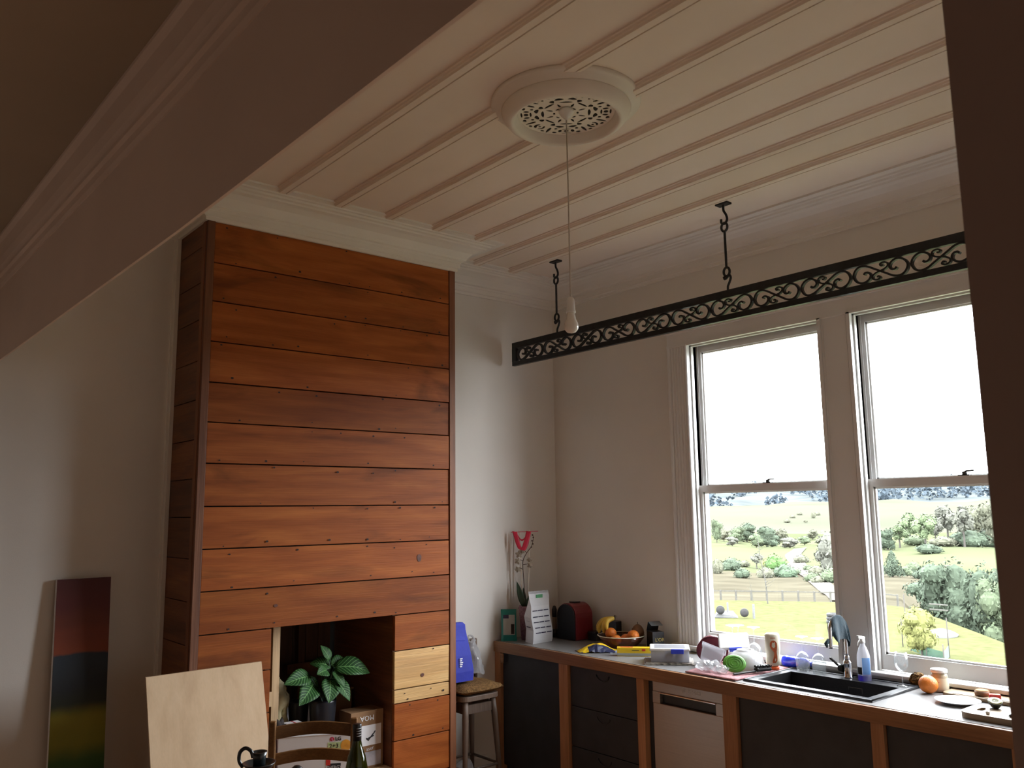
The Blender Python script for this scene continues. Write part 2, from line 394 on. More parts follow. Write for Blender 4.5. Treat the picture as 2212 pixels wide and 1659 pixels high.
# ------------------------------------------------------------------ the rooms
H = 3.67; XW = 4.584; YB = 4.95; YN = -.6; XH = .68; HB = 3.17; XL = -3.2; YC = -3.2
CX0, CX1, CYF = 1.59, 3.268, 4.5      # chimney breast
struct('floor', MB().box(XL-.1, XW+.12, YC-.1, 5.6, -.12, 0), 'floor_boards')
ceil = struct('ceiling', MB().box(XH-.05, XW+.12, YN-.1, YB+.7, H, H+.15), 'ceiling_paint')
bprof = [(-.045, 0), (-.045, .007), (-.037, .008), (-.035, .016), (-.029, .018), (-.027, .027), (.006, .027), (.006, .019), (.013, .019), (.013, .027), (.027, .027), (.029, .018), (.035, .016), (.037, .008), (.045, .007), (.045, 0)]
for bx in (.90, 1.24, 1.575, 1.925, 2.27, 2.615, 2.96, 3.30, 3.632, 3.962):
    ye = 4.27 if 1.3 < bx < 3.5 else 4.72
    b = MB(); b.prism([(bx+u, H-w) for u, w in bprof], YN+.02, ye, 'xz'); b.build('batten', 'ceiling_paint', ceil)
struct('ceiling.001', MB().box(XL-.1, XH+.02, YC-.1, YB+.1, HB, HB+.15), 'near_ceiling_shade')
struct('wall_back', MB().box(XL-.1, CX0, YB, YB+.15, 0, H+.1).box(CX1, XW+.15, YB, YB+.15, 0, H+.1).box(CX0, CX1, YB+.5, YB+.65, 0, H+.1), 'wall_paint')
# window wall with two openings
W1 = (2.60, 3.58); W2 = (1.42, 2.40); WZ = (.985, 2.98)
w = MB()
for a, b in ((W1[1], YB+.15), (W2[1], W1[0]), (YN-.1, W2[0])): w.box(XW, XW+.15, a, b, -.1, H+.1)
for a, b in (W1, W2): w.box(XW, XW+.15, a, b, -.1, WZ[0]-.02).box(XW, XW+.15, a, b, WZ[1], H+.1)
struct('wall_right', w, 'wall_paint')
struct('wall_front', MB().box(XH, XW+.15, YN-.15, YN, 0, H+.1), 'wall_paint')
# partition with the wide opening the photograph is taken through: header above, stub wall beside
def hx(y): return XH-.04*max(0, (y-2.15)/2.8)
ys = (YB+.02, 3.6, 2.15, .2584); hd = MB()
for y1, y0 in zip(ys[:-1], ys[1:]):
    hd.hexa([(hx(y0), y0, 2.593), (hx(y0)+.008, y0, 2.593), (hx(y1)+.008, y1, 2.593), (hx(y1), y1, 2.593)],
            [(hx(y0), y0, H+.05), (hx(y0)+.008, y0, H+.05), (hx(y1)+.008, y1, H+.05), (hx(y1), y1, H+.05)])
struct('wall_left', hd, 'header_paint')
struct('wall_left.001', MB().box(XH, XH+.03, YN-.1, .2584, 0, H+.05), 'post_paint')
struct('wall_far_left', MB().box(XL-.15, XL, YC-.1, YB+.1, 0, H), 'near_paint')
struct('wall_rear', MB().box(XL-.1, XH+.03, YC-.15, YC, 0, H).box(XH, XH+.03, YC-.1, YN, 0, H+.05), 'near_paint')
# architrave strip on the stub wall, cornice of the near room
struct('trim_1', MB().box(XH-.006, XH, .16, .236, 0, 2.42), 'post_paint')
cn = [(0, 0), (.050, 0), (.050, .012), (.036, .03), (.030, .09), (.022, .12), (.012, .135), (.012, .15), (.022, .155), (.022, .165), (.010, .17), (.010, .195), (.004, .21), (0, .21)]
t = MB(); sweep_plan(t, [(hx(YB), YB), (hx(3.6), 3.6), (hx(2.15), 2.15), (XH, -.4), (XH, YC)][::-1], cn, HB)
struct('trim_2', t, 'header_paint')
# kitchen cornice: runs round the chimney breast
cp = [(0, 0), (.25, 0), (.25, .012), (.205, .014), (.20, .022), (.185, .024), (.18, .034), (.160, .037), (.155, .046), (.125, .052), (.09, .072), (.064, .104),
      (.058, .118), (.036, .122), (.034, .134), (.030, .137), (.030, .168), (.018, .172), (.016, .19), (0, .19)]
t = MB(); sweep_plan(t, [(XW, YN), (XW, YB), (CX1, YB), (CX1, CYF), (CX0, CYF), (CX0, YB), (XH, YB)], cp, H)
struct('trim_3', t, 'trim_paint')
struct('trim_4', MB().box(CX0-.034, CX0-.001, YB-.022, YB, .12, H-.19).box(CX0-.022, CX0-.001, YB-.032, YB-.022, .12, H-.19), 'trim_paint')
for nm, q in (('baseboard_back', MB().box(CX1+.003, 3.9, YB-.022, YB, 0, .16).box(CX1+.003, 3.9, YB-.014, YB, .16, .175)),
              ('baseboard_left', MB().box(.7, CX0-.036, YB-.022, YB, 0, .16).box(.7, CX0-.036, YB-.014, YB, .16, .175))):
    struct(nm, q, 'trim_paint')

# ------------------------------------------------------------------ windows
def make_window(n, y0, y1, lock):
    fr = MB(); z0, z1 = WZ
    fr.box(XW+.002, XW+.13, y1, y1+.02, z0, z1).box(XW+.002, XW+.13, y0-.02, y0, z0, z1).box(XW+.002, XW+.13, y0, y1, z1, z1+.02)
    fr.box(XW+.010, XW+.034, y1-.012, y1, z0, z1).box(XW+.010, XW+.034, y0, y0+.012, z0, z1).box(XW+.010, XW+.034, y0, y1, z1-.012, z1)
    fr.box(XW+.078, XW+.084, y1-.014, y1, z0, z1).box(XW+.078, XW+.084, y0, y0+.014, z0, z1)
    fr.hexa([(XW+.0, y0, z0-.035), (XW+.17, y0, z0-.05), (XW+.17, y1, z0-.05), (XW+.0, y1, z0-.035)], [(XW+.0, y0, z0), (XW+.17, y0, z0-.018), (XW+.17, y1, z0-.018), (XW+.0, y1, z0)])
    root = struct('window_%d' % n, fr, 'window_paint', label='white sash window %s' % ('nearer the room corner' if n == 1 else 'beside the dark doorway post'))
    def sash(name, xa, xb, za, zb, top, bot):
        s = MB(); st = .034
        s.box(xa, xb, y0+.001, y0+st, za, zb).box(xa, xb, y1-st, y1-.001, za, zb).box(xa, xb, y0+st, y1-st, zb-top, zb).box(xa, xb, y0+st, y1-st, za, za+bot)
        i = .010
        for (a, b, c, d) in ((y0+st, y0+st+i, za+bot, zb-top), (y1-st-i, y1-st, za+bot, zb-top)): s.box(xa+.012, xb-.006, a, b, c, d)
        s.box(xa+.012, xb-.006, y0+st, y1-st, zb-top-i, zb-top).box(xa+.012, xb-.006, y0+st, y1-st, za+bot, za+bot+i)
        o = s.build(name, 'window_paint', root); xm = (xa+xb)/2
        MB().box(xm-.0015, xm+.0015, y0+st-.004, y1-st+.004, za+bot-.004, zb-top+.004).build('pane', 'window_glass', o)
        return o
    sash('upper_sash', XW+.086, XW+.120, 1.980, z1-.001, .045, .040)
    lo = sash('lower_sash', XW+.038, XW+.074, z0+.001, 2.021, .044, .082)
    k = MB(); k.box(XW+.045, XW+.075, lock-.028, lock+.028, 2.021, 2.027).lathe([(.012, 0), (.014, .012), (.008, .018), (0, .018)], 12, (XW+.06, lock, 2.027))
    k.bar((XW+.058, lock-.005, 2.045), (XW+.052, lock-.052, 2.047), .012, .008); k.build('sash_lock', 'steel_dark', lo)
    return root
make_window(1, W1[0], W1[1], 3.055); make_window(2, W2[0], W2[1], 1.876)
# architraves: reeded side casings, plain mullion board with beads, head board with cap
def reeded(mb, y0, y1, z0, z1):
    n = 5; pts = [(XW, y0)]; w = (y1-y0); m = .026
    pts += [(XW-.026, y0+.002), (XW-.030, y0+.008), (XW-.030, y0+m-.006), (XW-.022, y0+m)]
    rw = (w-2*m)/n
    for i in range(n):
        a = y0+m+i*rw; pts += [(XW-.014, a+.002), (XW-.021, a+rw*.3), (XW-.023, a+rw*.5), (XW-.021, a+rw*.7), (XW-.014, a+rw-.002)]
    pts += [(XW-.022, y1-m), (XW-.030, y1-m+.006), (XW-.030, y1-.008), (XW-.026, y1-.002), (XW, y1)]
    mb.prism(pts, z0, z1, 'xy')
t5 = MB(); reeded(t5, W1[1]-.004, W1[1]+.172, .985, 2.984); struct('trim_5', t5, 'window_paint')
t6 = MB(); reeded(t6, W2[0]-.172, W2[0]+.004, .985, 2.984); struct('trim_6', t6, 'window_paint')
t7 = MB().box(XW-.018, XW, W2[1]-.004, W1[0]+.004, .985, 2.984)
for a in (W2[1]-.004, W1[0]-.018): t7.box(XW-.028, XW-.018, a, a+.022, .985, 2.984)
for a in (W2[1]+.024, W1[0]-.032): t7.box(XW-.022, XW-.018, a, a+.008, .985, 2.984)
struct('trim_7', t7, 'window_paint')
t8 = MB().box(XW-.020, XW, W2[0]-.172, W1[1]+.172, 2.976, 3.072).box(XW-.028, XW-.020, W2[0]-.172, W1[1]+.172, 2.976, 2.994).box(XW-.034, XW, W2[0]-.185, W1[1]+.185, 3.072, 3.092)
struct('trim_8', t8, 'window_paint')
t9 = MB().box(XW-.062, XW+.004, W2[0]-.205, W1[1]+.205, .963, .985).box(XW-.022, XW, W2[0]-.19, W1[1]+.19, .942, .963)
struct('trim_9', t9, 'window_paint', bevel=.006)
# ------------------------------------------------------------------ chimney breast clad in old boards
chim = thing('chimney_breast', 'tall chimney breast clad in reddish reclaimed timber boards with open niche', 'chimney breast', (2.43, 4.7, 0))
rows = [3.482, 3.249, 3.031, 2.806, 2.581, 2.363, 2.1415, 1.913, 1.6895, 1.471, 1.251]
NX0, NX1 = 2.034, 2.816
MB().box(CX0+.02, CX1-.02, CYF+.03, YB+.45, 1.30, H-.02).box(CX0+.02, NX0-.03, CYF+.03, YB+.45, 0, 1.30).box(NX1+.03, CX1-.02, CYF+.03, YB+.45, 0, 1.30).build('hidden_block', 'black_hole', chim)  # unseen black block behind the planks, added against light leaks
nails = MB()
def plank(x0, x1, z0, z1, m='old_boards', skew=0):
    g = .0032; j = random.uniform(-.0025, .0025); b = MB()
    b.hexa([(x0+g, CYF+j, z0+g+skew), (x1-g, CYF+j+random.uniform(-.002, .002), z0+g), (x1-g, CYF+.022, z0+g), (x0+g, CYF+.022, z0+g+skew)],
           [(x0+g, CYF+j, z1-g), (x1-g, CYF+j+random.uniform(-.002, .002), z1-g), (x1-g, CYF+.022, z1-g), (x0+g, CYF+.022, z1-g)])
    b.build('plank', m, chim, bevel=.0015)
    for k in range(max(2, int((x1-x0)*5))):
        for zz in (z0+random.uniform(.012, .035), z1-random.uniform(.012, .035)):
            if random.random() < .62:
                r = random.uniform(.003, .0065); xx = x0+.012+(x1-x0-.024)*(k+random.uniform(.2, .8))/max(2, int((x1-x0)*5))
                nails.add(
                    [(xx+math.cos(t*math.pi/3)*r*1.4, CYF-.0042, zz+math.sin(t*math.pi/3)*r) for t in range(6)], [list(range(6))])
for i in range(10): plank(CX0+.040, CX1-.043, rows[i+1], rows[i])
zl = [1.251, 1.034, .81, .59, .365, .14, 0]
for a, b in zip(zl[1:], zl[:-1]): plank(CX0+.040, NX0, a, b)
zr = [1.251, 1.040, .815, .735, .522, .30, .08, 0]
for i, (a, b) in enumerate(zip(zr[1:], zr[:-1])): plank(NX1, CX1-.043, a, b, 'pale_pine' if i in (1, 2) else 'old_boards')
nails.build('nail_marks', 'nail_rust', chim)['kind'] = 'stuff'
for kx_, kz_, ka, kb_ in ((2.992, 1.586, .016, .023), (3.019, .879, .012, .011), (2.05, 1.37, .012, .008)):
    MB().add([(kx_+ka*math.cos(a)*(1+.12*math.sin(3*a)), CYF-.0036, kz_+kb_*math.sin(a)) for a in [2*math.pi*i/16 for i in range(16)]], [list(range(16))]).build('knot', 'knot_wood', chim)
# top strip, corner boards, side boards
MB().box(CX0+.004, CX1-.004, CYF-.004, CYF+.02, 3.482, 3.4965).build('top_strip', 'nail_rust', chim)
MB().box(CX0-.002, CX0+.040, CYF-.010, CYF+.02, 0, 3.49).build('corner_board', 'old_trim', chim, bevel=.002)
MB().box(CX1-.043, CX1+.002, CYF-.008, CYF+.02, 0, 3.49).build('corner_board', 'old_trim', chim, bevel=.002)
MB().box(CX0-.006, CX0+.018, CYF+.012, CYF+.055, 0, 3.49).build('corner_board', 'old_trim', chim, bevel=.002)
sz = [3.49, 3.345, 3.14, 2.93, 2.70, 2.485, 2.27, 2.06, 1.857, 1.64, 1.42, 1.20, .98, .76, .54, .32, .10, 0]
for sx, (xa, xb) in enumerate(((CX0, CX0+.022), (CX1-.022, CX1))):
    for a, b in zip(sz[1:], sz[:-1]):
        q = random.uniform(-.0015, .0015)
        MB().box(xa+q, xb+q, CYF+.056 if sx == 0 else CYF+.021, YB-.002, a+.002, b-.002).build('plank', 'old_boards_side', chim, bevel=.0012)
# inside of the niche
YN2 = YB+.30
for i in range(8):
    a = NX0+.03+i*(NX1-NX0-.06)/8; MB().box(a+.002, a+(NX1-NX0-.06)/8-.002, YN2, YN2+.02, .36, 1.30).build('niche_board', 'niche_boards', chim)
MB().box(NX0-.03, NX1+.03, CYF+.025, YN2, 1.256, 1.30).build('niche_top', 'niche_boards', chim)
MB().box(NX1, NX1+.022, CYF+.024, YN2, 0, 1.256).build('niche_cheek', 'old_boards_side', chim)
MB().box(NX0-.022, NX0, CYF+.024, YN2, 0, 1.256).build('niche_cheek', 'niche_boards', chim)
MB().box(NX0+.085, NX0+.128, CYF+.17, CYF+.26, .36, 1.256).build('stud', 'fresh_stud', chim)
MB().box(NX0+.001, NX0+.085, CYF+.17, CYF+.26, .80, .88).build('nogging', 'fresh_stud', chim)
MB().box(NX0+.10, NX0+.36, YN2-.022, YN2-.004, .36, 1.256).build('lining_sheet', 'grey_lining', chim)
MB().box(NX1-.36, NX1, YN2-.06, YN2-.008, .86, .92).build('brace', 'old_boards_side', chim)
MB().box(NX0+.5, NX0+.545, YN2-.05, YN2-.004, .36, 1.256).build('brace', 'niche_boards', chim)
MB().box(NX0-.02, NX1+.02, CYF+.02, YN2, .0, .375).build('hearth', 'fresh_stud', chim, bevel=.004)
ins = MB(); ins.grid(lambda u, v: (NX0+.132+.142*u, CYF+.375-.05*math.sin(math.pi*u)+.04*noise.noise(Vector((u*5, v*7, 1))), .38+.57*v*(1-.25*u*u)), 14, 20)
tag(ins.build('insulation', 'insulation', chim, solid=.03), 'crumpled cream fibre insulation batt')

# ------------------------------------------------------------------ ceiling rose and pendant
RX, RY = 2.465, 2.545
rose = thing('ceiling_rose', 'round plaster ceiling rose with pierced scrollwork grille', 'ceiling rose', (RX, RY, H))
c0 = (RX, RY, H)
MB().lathe([(.333, 0), (.333, -.014), (.326, -.020), (.318, -.021), (.312, -.030), (.300, -.034), (.296, -.040), (.285, -.040), (.285, 0)], 72, c0, closed=True).build('outer_moulding', 'rose_paint', rose)
MB().lathe([(.286, 0), (.286, -.046), (.280, -.066), (.262, -.088), (.248, -.096), (.238, -.096), (.228, -.086), (.220, -.062), (.216, -.040), (.216, 0)], 72, c0, closed=True).build('inner_ring', 'rose_paint', rose)
MB().lathe([(.2155, -.0485), (.2155, -.012), (0, -.012)], 48, c0).build('dark_backing', 'black_hole', rose)  # black lining stands in for the darkness behind the pierced grille
def curve_plate(name, outer, holes, z, th, m, parent):
    cu = bpy.data.curves.new(name, 'CURVE'); cu.dimensions = '2D'; cu.fill_mode = 'BOTH'; cu.extrude = th/2
    for loop in [outer]+holes:
        sp = cu.splines.new('POLY'); sp.points.add(len(loop)-1); sp.use_cyclic_u = True
        for p, (a, b) in zip(sp.points, loop): p.co = (a, b, 0, 1)
    o = bpy.data.objects.new('tmp_plate', cu); C.objects.link(o); me = bpy.data.meshes.new_from_object(o); bpy.data.objects.remove(o)
    me.materials.clear(); me.materials.append(MATS[m]); me.transform(Matrix.Translation((0, 0, z)))
    o = bpy.data.objects.new(name, me); C.objects.link(o); o.parent = parent
    return o
def blob(cx, cy_, rx, ry, rot=0, n=10, pinch=0):
    out = []
    for k in range(n):
        t = 2*math.pi*k/n; x = rx*math.cos(t); y = ry*math.sin(t)*(1-pinch*math.cos(t))
        out.append((cx+x*math.cos(rot)-y*math.sin(rot), cy_+x*math.sin(rot)+y*math.cos(rot)))
    return out
def arc_hole(cx, cy_, r, a0, a1, w0, w1, n=9):
    o1, o2 = [], []
    for k in range(n):
        t = k/(n-1); a = a0+(a1-a0)*t; w = (w0+(w1-w0)*t)*(.35+.65*math.sin(math.pi*(.15+.7*t)))
        o1.append((cx+math.cos(a)*(r+w), cy_+math.sin(a)*(r+w))); o2.append((cx+math.cos(a)*(r-w), cy_+math.sin(a)*(r-w)))
    return o1+o2[::-1]
holes = []
def polar(a, r): return math.cos(a)*r, math.sin(a)*r
for k in range(4):
    A = math.pi/2*k+math.radians(46)
    def put(r, da, rr, rt_, pinch=0): x, y = polar(A+da, r); holes.append(blob(x, y, rr*1.3, rt_*1.28, A+da, 12, pinch))     # rr radial, rt_ tangential half size
    put(.178, 0, .0085, .0100); put(.1575, 0, .0034, .018); put(.1985, 0, .0034, .018); put(.178, .165, .0105, .0070); put(.178, -.165, .0105, .0070)
    for s in (1, -1):
        put(.196, s*.29, .0072, .0085, .4); put(.158, s*.31, .0062, .0062); put(.181, s*.475, .0215, .0058, .3)
        put(.135, s*.225, .0080, .0150, .5); put(.078, s*.3927, .0130, .0045, .4); put(.123, s*.50, .0095, .0085, -.5); put(.198, s*.60, .0060, .0075)
    D = A+math.pi/4; x, y = polar(D, .172)
    holes.append(arc_hole(x, y, .0205, D-2.5, D-.25, .0055, .0055)); holes.append(arc_hole(x, y, .0205, D+.25, D+2.5, .0072, .0072)); holes.append(blob(x, y, .0068, .0068))
    for da in (0, math.pi/4): put(.104, da, .0052, .0230, .25); put(.052, da, .0042, .0085)
curve_plate('grille', blob(0, 0, .217, .217, 0, 72), holes, -.050, .0025, 'rose_paint', rose)
pend = thing('pendant_lamp', 'bare white bulb hanging on a long cord from the ceiling rose', 'lamp', (RX-.022, RY-.025, H-.055))
px, py, pz = pend.location
MB().lathe([(.034, 0), (.033, -.010), (.022, -.026), (.008, -.036), (.005, -.046)], 24, (px, py, pz)).build('ceiling_cup', 'white_plastic', pend)
MB().tube([(px, py, pz-.03), (px+.001, py, 3.2), (px, py, 2.765)], .0031, 8).build('cord', 'cord_white', pend)
MB().lathe([(.005, .008), (.012, .004), (.017, -.008), (.0185, -.05), (.021, -.056), (.0205, -.062), (0, -.062)], 20, (px, py, 2.762)).build('lamp_holder', 'white_plastic', pend)
MB().lathe([(.0165, .002), (.0165, -.006), (.0215, -.030), (.029, -.046), (.031, -.060), (.028, -.074), (.018, -.085), (0, -.089)], 24, (px, py, 2.700)).build('bulb', 'bulb_glass', pend)

# ------------------------------------------------------------------ hanging iron rail
XR = 4.07
rail = thing('hanging_rail', 'long black wrought iron rail filled with scrollwork, hanging before the windows', 'hanging rack', (XR, 2.9, 2.957))
y_end, y_start = 4.838, .96; d = .030
MB().box(XR-d/2, XR+d/2, y_start, y_end, 3.090, 3.135).build('top_bar', 'iron_black', rail, bevel=.002)
MB().box(XR-d/2, XR+d/2, y_start, y_end, 2.957, 2.990).build('bottom_bar', 'iron_black', rail, bevel=.002)
for a, b in ((y_end-.046, y_end), (y_start, y_start+.046)): MB().box(XR-d/2, XR+d/2, a, b, 2.990, 3.090).build('end_bar', 'iron_black', rail)
half = [(.215, .52), (.245, .44), (.305, .47), (.335, .62), (.30, .80), (.20, .91), (.09, .80), (.03, .52), (.075, .22), (.17, .09), (.285, .15), (.39, .32)]
main = half+[(.5, .5)]+[(1-a, 1-b) for a, b in half[::-1]]
sec = [(.50, .50), (.42, .56), (.365, .68), (.375, .82), (.44, .88), (.495, .82), (.475, .73), (.44, .75)]
u0_ = 4.792; ul = .2985; z0, z1 = 2.986, 3.094
for k in range(13):
    s = MB(); flip = k % 2 == 1
    f = (lambda p: (XR, u0_-ul*(k+p[0])*1.0, z0+(z1-z0)*((1-p[1]) if flip else p[1])))
    s.ribbon(catmull([f(p) for p in main], 5), .0105, .020)
    s.ribbon(catmull([f(p) for p in sec], 4), .0085, .018); s.ribbon(catmull([f((1-a, 1-b)) for a, b in sec], 4), .0085, .018)
    s.build('scroll', 'iron_black', rail)
def hanger(y, label):
    t = thing('rail_hanger', label, 'hanger', (XR, y, H), 'iron hangers of the scrollwork rail')
    MB().box(XR-.026, XR+.026, y-.042, y+.042, H-.012, H).build('ceiling_plate', 'iron_black', t, bevel=.002)
    r = .0075
    MB().tube(catmull([(XR, y, H-.01), (XR, y, H-.045), (XR, y-.016, H-.075), (XR, y-.022, H-.105), (XR, y-.004, H-.128), (XR, y+.018, H-.118), (XR, y+.020, H-.095)], 5), r, 8).build('upper_hook', 'iron_black', t)
    def ring(z, rx=.021, rz=.026): return [(XR, y+rx*math.cos(a), z+rz*math.sin(a)) for a in [2*math.pi*i/20 for i in range(21)]]
    MB().tube(ring(H-.148), r, 8, cap=False).build('eye', 'iron_black', t)
    MB().tube([(XR, y, H-.172), (XR, y, 3.272)], r, 8).build('rod', 'iron_black', t)
    MB().tube(ring(3.248), r, 8, cap=False).build('eye', 'iron_black', t)
    MB().tube(catmull([(XR, y+.022, 3.222), (XR, y+.016, 3.206), (XR, y+.000, 3.212), (XR, y-.018, 3.225), (XR, y-.026, 3.206), (XR, y-.014, 3.178), (XR, y-.004, 3.160), (XR, y-.002, 3.134)], 5), r*.95, 8).build('lower_hook', 'iron_black', t)
hanger(4.346, 'black iron hook and rod holding the rail near the bulb')
hanger(2.874, 'black iron hook and rod holding the rail above the left window')
hanger(1.40, 'black iron hook and rod holding the rail end behind the doorway post')

# ------------------------------------------------------------------ kitchen bench
XF = 3.96; ZT = .94; SY0, SY1, SX0, SX1 = 2.135, 2.865, 4.01, 4.50
top = thing('worktop', 'long pale grey laminate worktop with timber front edge under the windows', 'worktop', (4.27, 2.7, ZT-.03))
hy0, hy1, hx0, hx1 = SY0+.03, SY1-.03, SX0+.03, SX1-.03
b = MB(); b.box(XF, XW-.002, hy1, YB-.002, ZT-.03, ZT).box(XF, XW-.002, .35, hy0, ZT-.03, ZT).box(XF, hx0, hy0, hy1, ZT-.03, ZT).box(hx1, XW-.002, hy0, hy1, ZT-.03, ZT)
b.build('laminate', 'worktop', top)
MB().box(XF-.022, XF, .35, YB-.002, .866, ZT-.002).build('edge_strip', 'bench_edge', top, bevel=.003)
fr = thing('timber_bench', 'brown timber posts and rails of the bench front', 'bench frame', (4.0, 2.7, 0))
for a, b in ((4.883, 4.947), (4.186, 4.270), (3.526, 3.585), (2.872, 2.962), (2.058, 2.121), (1.447, 1.511), (.45, .52)):
    MB().box(XF-.012, XF+.06, a, b, 0, .866).build('post', 'bench_timber', fr, bevel=.002)
MB().box(XF+.03, XF+.05, .53, 1.44, 0, .09).box(XF+.03, XF+.05, 2.13, 2.86, 0, .09).box(XF+.03, XF+.05, 1.52, 2.05, 0, .09).box(XF+.03, XF+.05, 3.59, 4.18, 0, .09).box(XF+.03, XF+.05, 4.28, 4.87, 0, .09).build('kick_board', 'panel_black', fr)
MB().box(XF-.026, XF-.014, 4.838, 4.872, .795, .86).build('splinter', 'bench_edge', fr, bevel=.004)
def cabinet(y0, y1, label, drawers=0, doors=1, ztop=.86):
    t = thing('bench_cabinet', label, 'cabinet', (XF+.3, (y0+y1)/2, 0), 'cabinets in the bench')
    MB().box(XF+.06, XW-.03, y0+.004, y1-.004, .09, ztop).build('carcass', 'panel_black', t)
    if drawers:
        zs = [.10, .36, .61, .865]
        for a, b in zip(zs[:-1], zs[1:]):
            dr = MB().box(XF+.010, XF+.06, y0+.003, y1-.003, a+.002, b-.002).build('drawer', 'panel_black', t, bevel=.002)
            m = (y0+y1)/2
            MB().tube([(XF+.006, m+.055*math.cos(q), b-.03-.035*math.sin(q)) for q in [math.pi*i/10 for i in range(11)]], .0035, 6).build('pull', 'panel_black', dr)
    else:
        w_ = (y1-y0)/doors
        for i in range(doors):
            MB().box(XF+.010, XF+.06, y0+i*w_+.002, y0+(i+1)*w_-.002, .10, .865).build('door', 'panel_black', t, bevel=.002)
cabinet(4.272, 4.881, 'black fronted bench cabinet beside the stool')
cabinet(3.587, 4.184, 'black bench cabinet with drawers left of the dishwasher', drawers=3)
cabinet(2.123, 2.870, 'wide black fronted cabinet below the sink', ztop=.70)
cabinet(1.513, 2.056, 'black fronted bench cabinet below the chopping boards')
dw = thing('dishwasher', 'stainless steel dishwasher built in under the worktop', 'dishwasher', (XF+.3, 3.226, 0))
MB().box(XF+.062, XW-.04, 2.968, 3.50, .04, .86).build('cabinet_body', 'steel_dark', dw)
dx = XF+.022
dd = MB().box(dx, dx+.04, 2.966, 3.488, .10, .736).build('door', 'steel_brushed', dw, bevel=.004)
MB().box(dx, dx+.04, 2.966, 3.488, .800, .866).build('control_panel', 'steel_brushed', dw, bevel=.004)
MB().box(dx, dx+.04, 2.966, 3.032, .736, .800).box(dx, dx+.04, 3.432, 3.488, .736, .800).build('side_panel', 'steel_brushed', dw)
MB().box(dx+.026, dx+.03, 3.032, 3.432, .738, .80).build('grip_recess', 'steel_dark', dw)
MB().box(dx-.008, dx+.006, 3.028, 3.436, .792, .801).build('grip', 'chrome', dw, bevel=.003)
MB().box(XF+.03, XF+.05, 3.490, 3.524, .05, .866).build('filler_strip', 'panel_black', dw)
text('logo', 'BOSCH', .026, (dx-.001, 3.178, .834), (0, -1, 0), (0, 0, 1), 'white_plastic', dw, spacing=1.1)
lg = MB()
for r in (.0125, .0062): lg.tube([(dx-.0008, 3.252+r*math.cos(a), .836+r*math.sin(a)) for a in [2*math.pi*i/18 for i in range(19)]], .0010, 5, cap=False)
lg.build('logo_ring', 'white_plastic', dw)
# sink
sk = thing('kitchen_sink', 'black granite inset sink with a wide single bowl', 'sink', (4.25, 2.5, ZT))
zr_ = ZT+.007; ix0, ix1, iy0, iy1 = 4.075, 4.400, SY0+.055, SY1-.05
r = MB(); r.box(SX0, ix0, SY0, SY1, ZT+.0005, zr_).box(ix1, SX1, SY0, SY1, ZT+.0005, zr_).box(ix0, ix1, SY0, iy0, ZT+.0005, zr_).box(ix0, ix1, iy1, SY1, ZT+.0005, zr_)
r.build('rim', 'sink_granite', sk)
rl = MB(); rl.tube([(SX0+.006, SY0+.006, zr_), (SX0+.006, SY1-.006, zr_), (SX1-.006, SY1-.006, zr_), (SX1-.006, SY0+.006, zr_), (SX0+.006, SY0+.006, zr_)], .006, 8)
rl.build('raised_edge', 'sink_granite', sk)
zb = ZT-.205; t_ = .012; bs = MB()
bs.hexa([(ix0+t_, iy0+t_, zb), (ix1-t_, iy0+t_, zb), (ix1-t_, iy1-t_, zb), (ix0+t_, iy1-t_, zb)], [(ix0, iy0, zr_-.001), (ix1, iy0, zr_-.001), (ix1, iy1, zr_-.001), (ix0, iy1, zr_-.001)])
bs.f = [f for f in bs.f if f != [4, 5, 6, 7]]; bs.sm = bs.sm[:len(bs.f)]; bs.mi = bs.mi[:len(bs.f)]
bs.build('basin', 'sink_granite', sk, solid=.006)
wn = thing('sink_strainer', 'thin chrome ring of a strainer inside the sink bowl', 'strainer', (4.29, 2.72, zb))
MB().tube([(4.30+.045*math.cos(a), 2.71+.055*math.sin(a), zb+.135) for a in [2*math.pi*i/28 for i in range(29)]], .0022, 6, cap=False).build('rim_ring', 'chrome', wn)
MB().lathe([(.028, .004), (.03, .01), (.043, .135)], 24, (4.30, 2.71, zb), 1, 1.2).build('basket', 'black_plastic', wn)
MB().box(4.396, 4.3985, 2.39, 2.47, .868, .915).build('overflow_plate', 'steel_dark', sk)
MB().tube([(4.3955, 2.392, .870), (4.3955, 2.468, .870), (4.3955, 2.468, .913), (4.3955, 2.392, .913), (4.3955, 2.392, .870)], .0012, 5).build('overflow_frame', 'steel_brushed', sk)
